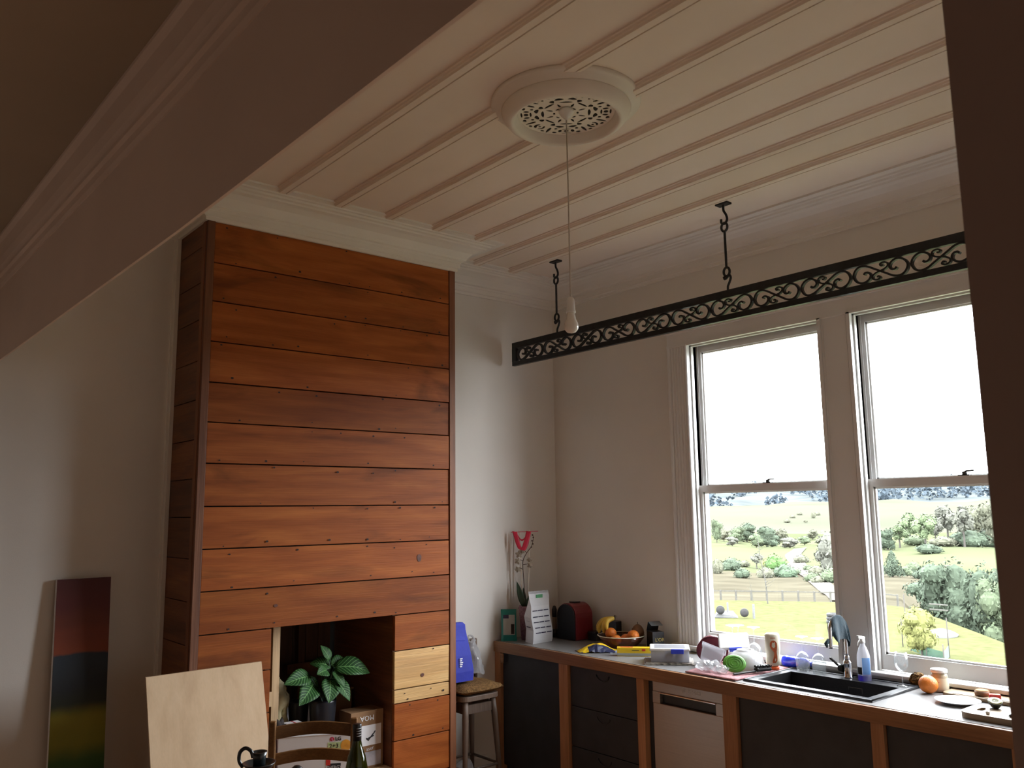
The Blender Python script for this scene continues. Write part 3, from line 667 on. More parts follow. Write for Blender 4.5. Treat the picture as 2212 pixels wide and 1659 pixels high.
# ------------------------------------------------------------------ things on the bench
RV = Vector((.768, -.641, 0)); DV = Vector((.641, .768, 0)); UZ = Vector((0, 0, 1))
def loc(c, u, d, z): return Vector((c[0], c[1], 0))+RV*u+DV*d+UZ*z      # local frame turned with the diagonal of the room
def crumple(mb, k, seed, freq=9.0):
    for i, p in enumerate(mb.v):
        q = p*freq+Vector((seed, seed*1.7, seed*.3)); mb.v[i] = p+Vector((noise.noise(q), noise.noise(q+Vector((9, 1, 4))), noise.noise(q+Vector((3, 7, 2)))))*k
    return mb
def pouch(mb, c, w, h, t, rz, z0, n=14, seam=.03, pinch=.35, base=0.55):
    """soft bag: flat seam on top, swelling below; base = relative thickness at the foot"""
    cs, sn = math.cos(rz), math.sin(rz)
    def pt(side):
        def f(u, v):
            x = (u-.5)*w*(1-.05*math.sin(math.pi*v)); prof = (base+(1-base)*min(1, v*4))*(1 if v < .45 else max(0, 1-((v-.45)/.55)**1.6))
            y = side*t/2*prof*(math.sin(math.pi*min(1, max(0, u)))**.35 if 0 < u < 1 else 0)
            return (c[0]+x*cs-y*sn, c[1]+x*sn+y*cs, z0+v*h)
        return f
    mb.grid(pt(-1), 10, n); mb.grid(pt(1), 10, n)
    b = [pt(-1)(i/10, 0) for i in range(11)]+[pt(1)(1-i/10, 0) for i in range(11)]; mb.add(b, [list(range(22))])
    return mb
# teal coffee pouch
t = thing('teal_pouch', 'teal foil pouch with pale label at the far end of the worktop', 'pouch', (4.015, 4.865, ZT))
pouch(MB(), (4.015, 4.865), .115, .222, .05, -.69, ZT).build('pouch_body', 'teal_pouch', t)
def on_view(c, u0, u1, z0, z1, d): return [loc(c, u0, d, z0), loc(c, u1, d, z0), loc(c, u1, d, z1), loc(c, u0, d, z1)]
q = (4.015, 4.865)
def vplate(name, m, parent, c, u0, u1, z0, z1, d, th=.001):
    a = on_view(c, u0, u1, z0, z1, d); b_ = on_view(c, u0, u1, z0, z1, d+th); return MB().hexa([a[0], a[1], b_[1], b_[0]], [a[3], a[2], b_[2], b_[3]]).build(name, m, parent)
vplate('label_panel', 'label_pale', t, q, -.040, .044, ZT+.045, ZT+.185, -.0275)
vplate('label_brand', 'ink_navy', t, q, -.040, .0, ZT+.160, ZT+.185, -.0290)
vplate('label_picture', 'soil', t, q, .016, .040, ZT+.05, ZT+.12, -.0290)
# orchid
oc = (4.146, 4.832)
t = thing('potted_orchid', 'faded orchid in a tall lilac pot with white stakes and red ribbon', 'plant', (oc[0], oc[1], ZT))
MB().lathe([(.042, 0), (.066, .235), (.062, .238), (.058, .225)], 4, (oc[0], oc[1], ZT), rot=.05).build('pot', 'pot_lilac', t)
MB().lathe([(.055, .222), (0, .226)], 12, (oc[0], oc[1], ZT)).build('bark_mix', 'soil', t)
def leaf_mesh(mb, base, tip, width, nrm, droop=0.0, nu=8, nv=4, fold=.12):
    base, tip, nrm = Vector(base), Vector(tip), Vector(nrm).normalized(); ax = tip-base; L_ = ax.length; side = ax.cross(nrm).normalized(); nrm = side.cross(ax).normalized()
    def f(u, v):
        wv = math.sin(math.pi*min(1, .04+u*.96)**.8)**.85*(1-.15*u); s = (v-.5)*2
        return base+ax*u+side*s*wv*width/2+nrm*(fold*width*abs(s)*wv+droop*L_*math.sin(math.pi*u))
    return mb.grid(f, nu, nv)
for (u0_, z0_, u1_, z1_, w_, dr) in ((-.01, 1.17, -.060, 1.355, .050, .05), (.01, 1.17, .062, 1.285, .045, .1), (-.005, 1.17, -.012, 1.31, .040, .0), (.0, 1.17, -.02, 1.25, .05, -.1)):
    leaf_mesh(MB(), loc(oc, u0_, 0, z0_), loc(oc, u1_, .01, z1_), w_, -DV, dr).build('leaf', 'leaf_orchid', t, solid=.002)
st = MB(); st.tube(catmull([loc(oc, 0, 0, 1.16), loc(oc, -.004, 0, 1.30), loc(oc, -.012, 0, 1.44), loc(oc, -.010, .0, 1.505), loc(oc, .018, 0, 1.56), loc(oc, .05, 0, 1.60)], 5), .0028, 6)
for a, b_ in (((-.012, 1.44), (-.034, 1.452)), ((-.010, 1.475), (.018, 1.478)), ((-.008, 1.50), (-.03, 1.512)), ((.018, 1.56), (.0, 1.578))): st.tube([loc(oc, a[0], 0, a[1]), loc(oc, b_[0], 0, b_[1])], .0022, 5)
st.build('stem', 'stem_brown', t)
bud = MB()
for u, z in ((.052, 1.602), (.064, 1.625), (.058, 1.648), (.068, 1.672), (.062, 1.69)): bud.sphere(loc(oc, u, 0, z), .006, 8, 6)
bud.tube(catmull([loc(oc, .05, 0, 1.60), loc(oc, .066, 0, 1.65), loc(oc, .066, 0, 1.69)], 4), .002, 5); bud.build('bud_spray', 'stem_brown', t)
for (u, z, r_, a) in ((-.040, 1.550, .030, .3), (-.050, 1.500, .026, 1.2), (-.052, 1.44, .024, 2.0), (.036, 1.51, .022, .7), (.040, 1.47, .024, 2.4), (-.015, 1.575, .024, 2.9)):
    fl = MB()
    for k in range(5):
        an = a+k*2*math.pi/5; leaf_mesh(fl, loc(oc, u, -.004*k, z), loc(oc, u+r_*math.cos(an), .012, z+r_*math.sin(an)), r_*.75, -DV, .1, 4, 2)
    fl.build('blossom', 'petal_dry', t)
for u, z0_, z1_ in ((-.036, 1.16, 1.725), (.042, 1.16, 1.725)): MB().tube([loc(oc, u*.45, .006, z0_), loc(oc, u, .006, z1_)], .0042, 6).build('stake', 'stake_white', t)
MB().tube([loc(oc, -.098, .0, 1.712), loc(oc, .105, .0, 1.718)], .0026, 6).build('cross_stick', 'ribbon_red', t)
rb = MB(); rb.grid(lambda u, v: loc(oc, -.070+.105*u+(.018*(v-.5)*2), -.006-.02*math.sin(u*3.1), 1.722-.135*math.sin(math.pi*u)**1.0-.010*(v)), 18, 3)
rb.grid(lambda u, v: loc(oc, -.058+.085*u, -.004, 1.715-.055*math.sin(math.pi*u)-.012*v), 12, 2); rb.build('ribbon', 'ribbon_red', t, solid=.001)
# white feed bag
t = thing('white_bag', 'tall white printed plastic bag standing beside the orchid', 'bag', (4.13, 4.72, ZT))
A, B_, D_, C_ = Vector((4.030, 4.620, 0)), Vector((4.222, 4.632, 0)), Vector((4.066, 4.742, 0)), Vector((4.255, 4.752, 0))
lv = [(0, 1, 0), (.05, 1.02, 0), (.25, 1.0, .0), (.5, .98, .004), (.72, .95, .22), (.86, .96, .48), (.95, 1.0, .5), (1, 1.02, .5)]
bg_ = MB()
def ringp(h, s, k):
    m = (A+B_+C_+D_)/4; z = ZT+.355*h; back = .012*math.sin(h*9)
    pts = [A.lerp(D_, k), B_.lerp(C_, k), C_.lerp(B_, k), D_.lerp(A, k)]
    return [m+(p-m)*(s if k < .4 else 1.06)+Vector((back, 0, z)) for p in pts]
for (h0, s0, k0), (h1, s1, k1) in zip(lv[:-1], lv[1:]):
    a, b_ = ringp(h0, s0, k0), ringp(h1, s1, k1)
    bg_.add(a+b_, [(0, 1, 5, 4), (1, 2, 6, 5), (2, 3, 7, 6), (3, 0, 4, 7)])
bg_.add(ringp(0, 1, 0), [(0, 1, 2, 3)]); bg_.build('bag_body', 'bag_white', t)
def bagline(h, a, b_, th, m, nm):
    pa, pb = A.lerp(B_, a), A.lerp(B_, b_); nrm = Vector((.06, -1, 0))*.0035; z = ZT+.355*h; k = 0
    for i in range(len(lv)-1):
        if lv[i][0] <= h <= lv[i+1][0]: f_ = (h-lv[i][0])/(lv[i+1][0]-lv[i][0]); k = lv[i][2]+(lv[i+1][2]-lv[i][2])*f_
    sh = (D_-A)*k+Vector((.012*math.sin(h*9), 0, 0)); pa, pb = pa+sh+nrm+UZ*z, pb+sh+nrm+UZ*z
    return MB().hexa([pa, pb, pb-nrm*.6, pa-nrm*.6], [pa+UZ*th, pb+UZ*th, pb-nrm*.6+UZ*th, pa-nrm*.6+UZ*th]).build(nm, m, t)
for h in (.19, .29, .40, .505, .62): 
    for a in (.10, .38, .68): bagline(h, a, a+.24, .0065, 'ink_navy', 'printed_line')
bagline(.86, .32, .66, .024, 'label_green', 'printed_tab')
for h in (.30, .42, .54):
    pa, pb = A.lerp(D_, .25), A.lerp(D_, .75); z = ZT+.355*h; nr = Vector((-.004, 0, 0))
    MB().hexa([pa+nr+UZ*z, pb+nr+UZ*z, pb+UZ*z, pa+UZ*z], [pa+nr+UZ*(z+.006), pb+nr+UZ*(z+.006), pb+UZ*(z+.006), pa+UZ*(z+.006)]).build('printed_line', 'ink_navy', t)
# arched red bin, grinder
t = thing('bread_bin', 'dark red arched bin with black front beside the white bag', 'bin', (4.42, 4.605, ZT))
def arch(y0, y1, h, ins=0):
    r_ = (y1-y0)/2-ins; m = (y0+y1)/2
    return [(m-r_, ZT+ins*.2+.002), (m-r_, ZT+h-r_-ins)]+[(m-r_*math.cos(a), ZT+h-r_*.9-ins+r_*.9*math.sin(a)) for a in [math.pi*i/14 for i in range(1, 14)]]+[(m+r_, ZT+h-r_-ins), (m+r_, ZT+ins*.2+.002)]
MB().prism(arch(4.505, 4.700, .258), 4.345, 4.515, 'yz').build('shell', 'bin_red', t, bevel=.004)
MB().prism(arch(4.505, 4.700, .258, .006), 4.333, 4.345, 'yz').build('front_panel', 'bin_black', t, bevel=.003)
MB().box(4.40, 4.46, 4.575, 4.630, ZT+.257, ZT+.264).build('lid_catch', 'bin_black', t)
t = thing('pepper_grinder', 'slim black grinder with cork band between bag and red bin', 'grinder', (4.372, 4.762, ZT))
MB().lathe([(.026, 0), (.026, .05), (.018, .06)], 16, (4.372, 4.762, ZT)).build('foot', 'black_plastic', t)
MB().lathe([(.017, .06), (.016, .14), (.017, .145)], 16, (4.372, 4.762, ZT)).build('band', 'cork', t)
MB().lathe([(.018, .145), (.019, .20), (.010, .225), (0, .228)], 16, (4.372, 4.762, ZT)).build('head', 'black_plastic', t)
# small dark boxes behind the fruit bowl
t = thing('small_box', 'low black box lying between red bin and fruit bowl', 'box', (4.50, 4.44, ZT))
MB().box(4.44, 4.55, 4.405, 4.482, ZT, ZT+.050).build('tray', 'box_black', t, bevel=.002); MB().box(4.438, 4.552, 4.403, 4.484, ZT+.050, ZT+.062).build('lid', 'box_black', t, bevel=.002)
t = thing('tea_box', 'dark box with cream lower band behind the bananas', 'box', (4.535, 4.325, ZT))
MB().box(4.505, 4.560, 4.262, 4.39, ZT, ZT+.030).build('lower_band', 'cream_plastic', t); MB().box(4.505, 4.560, 4.262, 4.39, ZT+.030, ZT+.142).build('carton', 'box_black', t, bevel=.002)
# fruit bowl and fruit
fc = (4.372, 4.090)
t = thing('fruit_bowl', 'wide amber glass bowl holding oranges and bananas', 'bowl', (fc[0], fc[1], ZT))
MB().lathe([(.070, .003), (.085, .006), (.125, .040), (.160, .082), (.163, .082), (.128, .037), (.09, 0), (0, 0)], 40, (fc[0], fc[1], ZT)).build('bowl_wall', 'bowl_amber', t)
MB().tube([(fc[0]+.162*math.cos(a), fc[1]+.162*math.sin(a), ZT+.083) for a in [2*math.pi*i/48 for i in range(49)]], .0028, 6, cap=False).build('rim_bead', 'cream_plastic', t)
def orange(x, y, z, r_, label, grp='oranges in the fruit bowl'):
    o = thing('orange', label, 'fruit', (x, y, z-r_), grp)
    m = MB(); m.sphere((x, y, z), r_, 20, 12, 1, 1, .95); m.build('peel', 'orange_peel', o)
    MB().lathe([(.004, 0), (.003, .003), (0, .003)], 8, (x, y, z+r_*.93)).build('stalk', 'stem_brown', o); return o
orange(4.330, 4.150, ZT+.092, .040, 'orange resting against the bananas at the bowl rim')
orange(4.385, 4.060, ZT+.052, .041, 'orange lowest in the middle of the fruit bowl')
orange(4.375, 3.985, ZT+.086, .041, 'orange on the window side of the fruit bowl')
orange(4.302, 4.075, ZT+.058, .037, 'orange at the near side of the fruit bowl under the rim')
t = thing('brown_pear', 'brown pear at the back of the fruit bowl', 'fruit', (4.462, 4.022, ZT+.06))
MB().lathe([(.002, 0), (.030, .008), (.044, .035), (.040, .062), (.026, .082), (.012, .092), (0, .094)], 20, (4.462, 4.022, ZT+.058)).build('flesh', 'brown_fruit', t)
MB().tube([(4.462, 4.022, ZT+.150), (4.466, 4.026, ZT+.166)], .002, 6).build('stalk', 'stem_brown', t)
t = thing('banana_bunch', 'small bunch of ripe bananas leaning out of the fruit bowl', 'fruit', (4.36, 4.20, ZT+.09))
tip = Vector((4.372, 4.150, ZT+.188))
for dy, dz, dx_ in ((.125, -.088, -.040), (.098, -.098, -.055), (.040, -.096, -.066), (.012, -.080, -.060)):
    e = tip+Vector((dx_, dy, dz)); mid = tip.lerp(e, .5)+Vector((-.022, .016, .022)); P = catmull([tip, tip.lerp(mid, .45)+Vector((0, .004, .004)), mid, mid.lerp(e, .6)+Vector((-.006, .004, .006)), e], 4)
    n_ = len(P); R_ = [.006 if i == 0 else .0165*math.sin(math.pi*min(.93, .12+.84*i/(n_-1)))**.55+.002 for i in range(n_)]
    b_ = MB().tube(P, R_, 7).build('banana', 'banana_peel', t)
    MB().tube([e-(e-mid).normalized()*.004, e+(e-mid).normalized()*.006], [.006, .004], 6).build('banana_end', 'banana_tip', b_)
MB().tube([tip+Vector((-.003, .004, -.010)), tip+Vector((.004, -.004, .018))], [.011, .008], 7).build('stalk', 'banana_tip', t)
# coffee capsule box with open lid
t = thing('coffee_box', 'black coffee box with open lid and gold lettering on the worktop', 'box', (4.482, 3.880, ZT), rz=0)
cc = Vector((4.478, 3.880, 0)); ra = math.radians(-24); ux = Vector((math.cos(ra), math.sin(ra), 0)); uy = Vector((-math.sin(ra), math.cos(ra), 0))
def cbx(a0, a1, b0, b1, z0_, z1_): return MB().hexa([cc+ux*a+uy*b_+UZ*z0_ for a, b_ in ((a0, b0), (a1, b0), (a1, b1), (a0, b1))], [cc+ux*a+uy*b_+UZ*z1_ for a, b_ in ((a0, b0), (a1, b0), (a1, b1), (a0, b1))])
cbx(-.042, .042, -.046, .046, ZT, ZT+.118).build('carton', 'box_black', t, bevel=.001)
fl = MB(); P0, P1 = cc+ux*-.042+uy*.046+UZ*(ZT+.118), cc+ux*.042+uy*.046+UZ*(ZT+.118); off_ = -uy*.030+UZ*.062; off2 = -uy*.062+UZ*.034
fl.hexa([P0, P1, P1+uy*.002, P0+uy*.002], [P0+off_, P1+off_, P1+off_+uy*.002, P0+off_+uy*.002]); fl.build('lid', 'box_black', t)
fl = MB(); fl.hexa([P0+off_, P1+off_, P1+off_+uy*.002, P0+off_+uy*.002], [P0+off_+off2*.8-UZ*.05, P1+off_+off2*.8-UZ*.05, P1+off_+off2*.8-UZ*.048+uy*.002, P0+off_+off2*.8-UZ*.048+uy*.002]); fl.build('lid_flap', 'box_lid_grey', t)
text('logo', "L'OR", .032, cc-uy*.0468+ux*.010+UZ*(ZT+.066), ux, UZ, 'gold_print', t)
# yellow packet, papers, cling-film carton
t = thing('snack_packet', 'crumpled yellow foil snack packet on the worktop edge', 'packet', (4.11, 4.09, ZT))
sp_ = MB(); cc2 = Vector((4.125, 4.085, ZT+.004))
def crisp(u, v):
    a = (u-.5)*.27; b_ = (v-.5)*.13; h = .045*math.sin(math.pi*u)*math.sin(math.pi*v)
    h += .020*abs(noise.noise(Vector((u*4.3, v*3.7, .3))))*math.sin(math.pi*u)
    p = cc2+RV*a*(.85+.2*v)+DV*b_+UZ*h; return p
sp_.grid(crisp, 12, 8, False)
o = sp_.build('front_film', ['yellow_print', 'navy_print', 'foil'], t)
for i, p in enumerate(o.data.polygons):
    u_, v_ = (i//8)/12, (i % 8)/8
    p.material_index = 1 if (v_ < .3 and (u_ > .2)) else (2 if (u_ < .25 and v_ > .5) or (i*7 % 23 == 0) else 0)
MB().grid(lambda u, v: cc2+RV*(u-.5)*.255*(.85+.2*v)+DV*(v-.5)*.122+UZ*(.001-.003), 6, 4, False).build('back_film', 'foil', t)
for nm, lab, c_, a_, w_, h_, m in (('paper_sheet', 'loose white paper behind the yellow packet', (4.31, 4.20), .5, .15, .10, 'paper'), ('paper_sheet', 'folded blue and white leaflet beside the yellow carton', (4.208, 3.985), -.35, .12, .055, 'spray_paper')):
    if m == 'spray_paper': mat('spray_paper', (.42, .48, .62), .5, var=.5, scale=30)
    s_ = MB().obox((c_[0], c_[1], ZT+.0025), (w_, h_, .002), a_).obox((c_[0]+.01, c_[1]+.008, ZT+.005), (w_*.8, h_*.8, .0015), a_+.15); tag(s_.build(nm, m), lab, 'paper')
t = thing('film_carton', 'long yellow cling film carton lying behind the plastic tub', 'box', (4.20, 3.76, ZT))
k0 = Vector((4.093, 3.872, 0)); du = Vector((.655, -.755, 0)); dv = Vector((.755, .655, 0))
def kb(a0, a1, b0, b1, z0_, z1_): return MB().hexa([k0+du*a+dv*b_+UZ*z0_ for a, b_ in ((a0, b0), (a1, b0), (a1, b1), (a0, b1))], [k0+du*a+dv*b_+UZ*z1_ for a, b_ in ((a0, b0), (a1, b0), (a1, b1), (a0, b1))])
kb(0, .30, 0, .052, ZT, ZT+.054).build('carton', 'yellow_print', t, bevel=.001)
kb(.0, .30, -.0008, 0, ZT+.004, ZT+.020).build('printed_band', 'label_pale', t); kb(.02, .10, .01, .04, ZT+.054, ZT+.0546).build('printed_patch', 'red_print', t)
kb(.095, .140, -.0012, 0, ZT+.036, ZT+.040).build('printed_patch', 'ink', t); kb(.158, .180, -.0012, 0, ZT+.034, ZT+.046).build('printed_patch', 'red_print', t)
# lunch tub on a folded cloth
t = thing('folded_mat', 'folded striped cloth under the clear plastic tub', 'mat', (4.19, 3.54, ZT))
kc = Vector((4.026, 3.540, 0)); 
def tb(o0, a0, a1, b0, b1, z0_, z1_, s=1.0):
    c_ = o0+du*(a0+a1)/2+dv*(b0+b1)/2; 
    return MB().hexa([o0+du*a+dv*b_+UZ*z0_ for a, b_ in ((a0, b0), (a1, b0), (a1, b1), (a0, b1))], [c_+(o0+du*a+dv*b_-c_)*s+UZ*z1_ for a, b_ in ((a0, b0), (a1, b0), (a1, b1), (a0, b1))])
for i in range(2): tb(kc, -.035+.01*i, .265-.012*i, -.028+.004*i, .20, ZT+.001+.006*i, ZT+.006+.006*i).build('cloth_layer', 'news_grey', t, bevel=.002)
t = thing('lunch_tub', 'clear plastic tub with white lid and blue clip holding bread rolls', 'container', (4.20, 3.56, ZT+.014))
zt_ = ZT+.0135
for a0, a1, b0, b1 in ((.012, .232, .0, .004), (.012, .232, .172, .176), (.008, .012, .0, .176), (.232, .236, .0, .176)): tb(kc, a0, a1, b0, b1, zt_, zt_+.066).build('tub_wall', 'plastic_clear', t)
tb(kc, .010, .234, .002, .174, zt_, zt_+.003).build('tub_base', 'plastic_clear', t)
ld = tb(kc, .000, .244, -.008, .184, zt_+.066, zt_+.080, .975).build('lid', 'white_plastic', t, bevel=.004); tb(kc, .03, .214, .02, .156, zt_+.080, zt_+.0815).build('lid_panel', 'plastic_clear', t)
tb(kc, .128, .204, -.013, -.007, zt_+.050, zt_+.078).build('clip', 'blue_clip', t, bevel=.003)
for (a, b_, r_, lab) in ((.118, .05, .026, 'bread roll in the middle of the plastic tub'), (.178, .055, .027, 'bread roll at the clip end of the plastic tub')):
    p = kc+du*a+dv*b_; tag(MB().lathe([(.0, 0), (r_*.9, .006), (r_, .020), (r_*.8, .036), (.002, .044)], 16, (p.x, p.y, zt_+.004)).build('bread_roll', 'crumb'), lab, 'bread')
# drying things on a pink towel
t = tag(MB().grid(lambda u, v: Vector((3.968, 3.225, 0)).lerp(Vector((3.968, 2.882, 0)), u).lerp(Vector((4.50, 3.30, 0)).lerp(Vector((4.50, 2.885, 0)), u), v)+UZ*(ZT+.006+.002*noise.noise(Vector((u*9, v*9, 2)))), 16, 16).build('dish_towel', 'terry_pink', solid=.006), 'pink terry towel spread under the drying dishes', 'towel')
t = thing('maroon_bowl', 'maroon plastic bowl tipped on its side on the towel', 'bowl', (4.32, 3.335, ZT+.009))
m = MB().lathe([(.055, .0), (.095, .02), (.118, .075), (.122, .078), (.098, .016), (.056, -.006), (0, -.006)], 30)
m.xform(Matrix.Translation((4.338, 3.312, ZT+.108)) @ Matrix.Rotation(math.radians(-50), 4, 'Z') @ Matrix.Rotation(math.radians(118), 4, 'X') @ Matrix.Scale(.78, 4)); m.build('bowl_wall', 'maroon_plastic', t)
m = MB().lathe([(.056, -.006), (.056, -.016), (.050, -.016), (.050, -.006)], 24, closed=True); m.xform(Matrix.Translation((4.338, 3.312, ZT+.108)) @ Matrix.Rotation(math.radians(-50), 4, 'Z') @ Matrix.Rotation(math.radians(118), 4, 'X') @ Matrix.Scale(.78, 4)); m.build('foot_ring', 'maroon_plastic', t)
t = thing('clear_tub', 'clear square plastic tub leaning on the white lid', 'container', (4.20, 3.19, ZT+.009))
Mx = Matrix.Translation((4.205, 3.215, ZT+.068)) @ Matrix.Rotation(math.radians(-50), 4, 'Z') @ Matrix.Rotation(math.radians(-24), 4, 'X') @ Matrix.Rotation(math.radians(22), 4, 'Y')
m = MB().hexa([(-.055, -.035, -.04), (.055, -.035, -.04), (.055, .035, -.04), (-.055, .035, -.04)], [(-.066, -.045, .045), (.066, -.045, .045), (.066, .045, .045), (-.066, .045, .045)]); m.xform(Mx); m.build('tub_body', 'plastic_clear', t, bevel=.008)
m = MB()
for a, b_ in (((-.069, -.048, .045), (.069, -.048, .045)), ((.069, -.048, .045), (.069, .048, .045)), ((.069, .048, .045), (-.069, .048, .045)), ((-.069, .048, .045), (-.069, -.048, .045))): m.bar(a, b_, .006, .006)
m.xform(Mx); m.build('tub_rim', 'plastic_clear', t)
t = thing('tub_lid', 'white plastic lid with blue clip propped on the drying dishes', 'lid', (4.30, 3.13, ZT+.02))
Mx = Matrix.Translation((4.325, 3.142, ZT+.142)) @ Matrix.Rotation(math.radians(-50), 4, 'Z') @ Matrix.Rotation(math.radians(38), 4, 'X') @ Matrix.Rotation(math.radians(-4), 4, 'Y')
m = MB().hexa([(-.09, -.065, 0), (.09, -.065, 0), (.09, .065, 0), (-.09, .065, 0)], [(-.084, -.059, .014), (.084, -.059, .014), (.084, .059, .014), (-.084, .059, .014)]); m.xform(Mx); m.build('lid_plate', 'white_plastic', t, bevel=.005)
m = MB().box(-.03, .045, -.074, -.060, -.004, .022); m.xform(Mx); m.build('clip', 'blue_clip', t, bevel=.003)
t = thing('white_bowl', 'large white bowl turned upside down to dry', 'bowl', (4.265, 3.025, ZT+.009))
MB().lathe([(.112, 0), (.110, .02), (.095, .068), (.066, .098), (.050, .104), (.048, .110), (.040, .110), (.038, .104), (0, .104)], 36, (4.268, 3.022, ZT+.0095)).build('bowl_wall', 'white_ceramic', t)
MB().lathe([(.112, .0), (.116, .003), (.112, .007)], 36, (4.268, 3.022, ZT+.0095)).build('rim', 'white_ceramic', t)
t = thing('green_dish', 'oval green silicone dish leaning on the white bowl', 'dish', (4.155, 3.02, ZT+.009))
Mx = Matrix.Translation((4.126, 3.000, ZT+.058)) @ Matrix.Rotation(math.radians(-45), 4, 'Z') @ Matrix.Rotation(math.radians(62), 4, 'X')
m = MB().lathe([(.058, 0), (.060, .006), (.052, .012), (0, .013)], 32, sx=1.08, sy=.85); m.xform(Mx); m.build('dish_body', 'green_silicone', t)
for r_ in (.044, .030, .016):
    m = MB().tube([(r_*1.08*math.cos(a), r_*.85*math.sin(a), .0135) for a in [2*math.pi*i/28 for i in range(29)]], .0016, 5, cap=False); m.xform(Mx); m.build('ring', 'green_silicone', t)
t = thing('crumpled_wrap', 'crumpled clear plastic wrap in front of the green dish', 'wrapper', (4.07, 3.10, ZT+.009))
for i, (c_, s_) in enumerate((((4.055, 3.155), (.045, .05, .026)), ((4.072, 3.095), (.04, .045, .028)), ((4.062, 3.035), (.03, .04, .020)))):
    m = MB().sphere((c_[0], c_[1], ZT+.012+s_[2]), 1, 14, 9); m.v = [Vector((c_[0]+(p.x-c_[0])*s_[0], c_[1]+(p.y-c_[1])*s_[1], ZT+.014+s_[2]+(p.z-ZT-.012-s_[2])*s_[2])) for p in m.v]
    crumple(m, .016, i*3.1, 42); m.sm = [False]*len(m.f); m.build('film_fold', 'cellophane', t)
t = thing('washing_brush', 'black dish brush lying by the sink corner', 'brush', (4.20, 2.95, ZT+.009))
MB().bar((4.055, 2.958, ZT+.016), (4.19, 2.906, ZT+.022), .016, .010).build('handle', 'black_plastic', t, bevel=.003)
m = MB().obox((4.236, 2.888, ZT+.030), (.10, .036, .020), -.38); m.build('head', 'black_plastic', t, bevel=.008)
m = MB()
for i in range(9):
    for j in range(4): p = Vector((4.236, 2.888, ZT+.040))+Matrix.Rotation(-.38, 3, 'Z') @ Vector((-.044+i*.011, -.013+j*.009, 0)); m.bar(p, p+UZ*.012+Vector((random.uniform(-.003, .003), random.uniform(-.003, .003), 0)), .005, .005)
o = m.build('bristles', 'black_plastic', t); o['kind'] = 'stuff'
# lotion bottle standing on its cap
bx_, by_ = 4.378, 2.912
t = thing('cream_bottle', 'cream bottle with curved orange motif standing on its orange cap', 'bottle', (bx_, by_, ZT+.009))
MB().lathe([(.031, 0), (.033, .012), (.026, .017), (0, .017)], 20, (bx_, by_, ZT+.0095)).build('cap', 'orange_cap', t)
m = MB().lathe([(.026, .016), (.041, .026), (.042, .055), (.038, .072), (.039, .085), (.043, .11), (.043, .19), (.036, .200), (0, .201)], 26, (0, 0, 0), 1, .72); m.xform(Matrix.Translation((bx_, by_, ZT+.0095)) @ Matrix.Rotation(-.69, 4, 'Z')); m.build('bottle_body', 'cream_plastic', t)
def motif(pts, w0): 
    L_, R2 = [], []
    for u, z, w_ in pts: L_.append((u-w_, z)); R2.append((u+w_, z))
    return L_+R2[::-1]
poly = motif([(-.004, .163, .006), (-.004, .158, .014), (-.003, .148, .020), (-.003, .132, .021), (-.001, .118, .017), (.003, .105, .010), (.006, .092, .007), (.006, .078, .009), (.004, .064, .011), (.000, .050, .013), (-.004, .040, .008)], 0)
m = MB(); n_ = len(poly)
def bulge(u, z): return loc((bx_, by_), u, -.0325*math.sqrt(max(0, 1-(u/.043)**2))-.0012, ZT+.0095+z)
vs_ = [bulge(u, z) for u, z in poly]; k_ = n_//2
m.add(vs_, [(i, i+1, n_-2-i, n_-1-i) for i in range(k_-1)]); m.build('printed_motif', 'orange_print', t, solid=.001)
for u, z in ((-.009, .146), (.001, .147), (.003, .057)):
    m = MB(); m.add([bulge(u+.0035*math.cos(a)+.25*.008*math.sin(a), z+.008*math.sin(a))-DV*.0012 for a in [2*math.pi*i/12 for i in range(12)]], [list(range(12))]); m.build('printed_eye', 'cream_plastic', t)
m = MB(); m.add([bulge(-.02, .176)-DV*.0005, bulge(.008, .176)-DV*.0005, bulge(.008, .179)-DV*.0005, bulge(-.02, .179)-DV*.0005], [(0, 1, 2, 3)]); m.build('printed_line', 'orange_print', t)
# blue bottle on its side
t = thing('blue_bottle', 'crinkled blue plastic bottle lying below the window sill', 'bottle', (4.532, 2.86, ZT+.002))
m = MB().lathe([(.020, 0), (.030, .008), (.033, .03), (.029, .045), (.033, .06), (.032, .085), (.028, .10), (.033, .115), (.031, .145), (.012, .17), (.012, .18), (0, .18)], 18); crumple(m, .006, 2.2, 40)
m.xform(Matrix.Translation((4.528, 2.945, ZT+.036)) @ Matrix.Rotation(math.radians(90), 4, 'X')); m.build('bottle_body', 'blue_film', t)
MB().lathe([(.013, 0), (.013, .016), (0, .016)], 14).xform(Matrix.Translation((4.528, 2.772, ZT+.036)) @ Matrix.Rotation(math.radians(90), 4, 'X')).build('cap', 'blue_clip', t)
# wine glasses
def glass(x, y, z, label, inv=True, grp='wine glasses by the sink', s=1.0):
    t = thing('wine_glass', label, 'glass', (x, y, z), grp)
    def pr(p):
        return [(r_*s, (z+(.192*s-h*s)) if inv else z+h*s) for r_, h in p]
    MB().lathe(pr([(.034, 0), (.034, .002), (.012, .006), (.005, .010)]), 28, (x, y, 0)).build('foot', 'clear_glass', t)
    MB().lathe(pr([(.005, .008), (.0036, .02), (.0036, .075), (.005, .084)]), 12, (x, y, 0)).build('stem', 'clear_glass', t)
    MB().lathe(pr([(.005, .083), (.018, .089), (.034, .106), (.040, .130), (.039, .155), (.034, .192), (.0325, .192), (.0375, .155), (.0385, .130), (.033, .108), (.017, .091), (0, .088)]), 28, (x, y, 0)).build('glass_bowl', 'clear_glass', t)
    return t
glass(4.452, 2.768, ZT+.0072, 'upturned wine glass before the blue bottle')
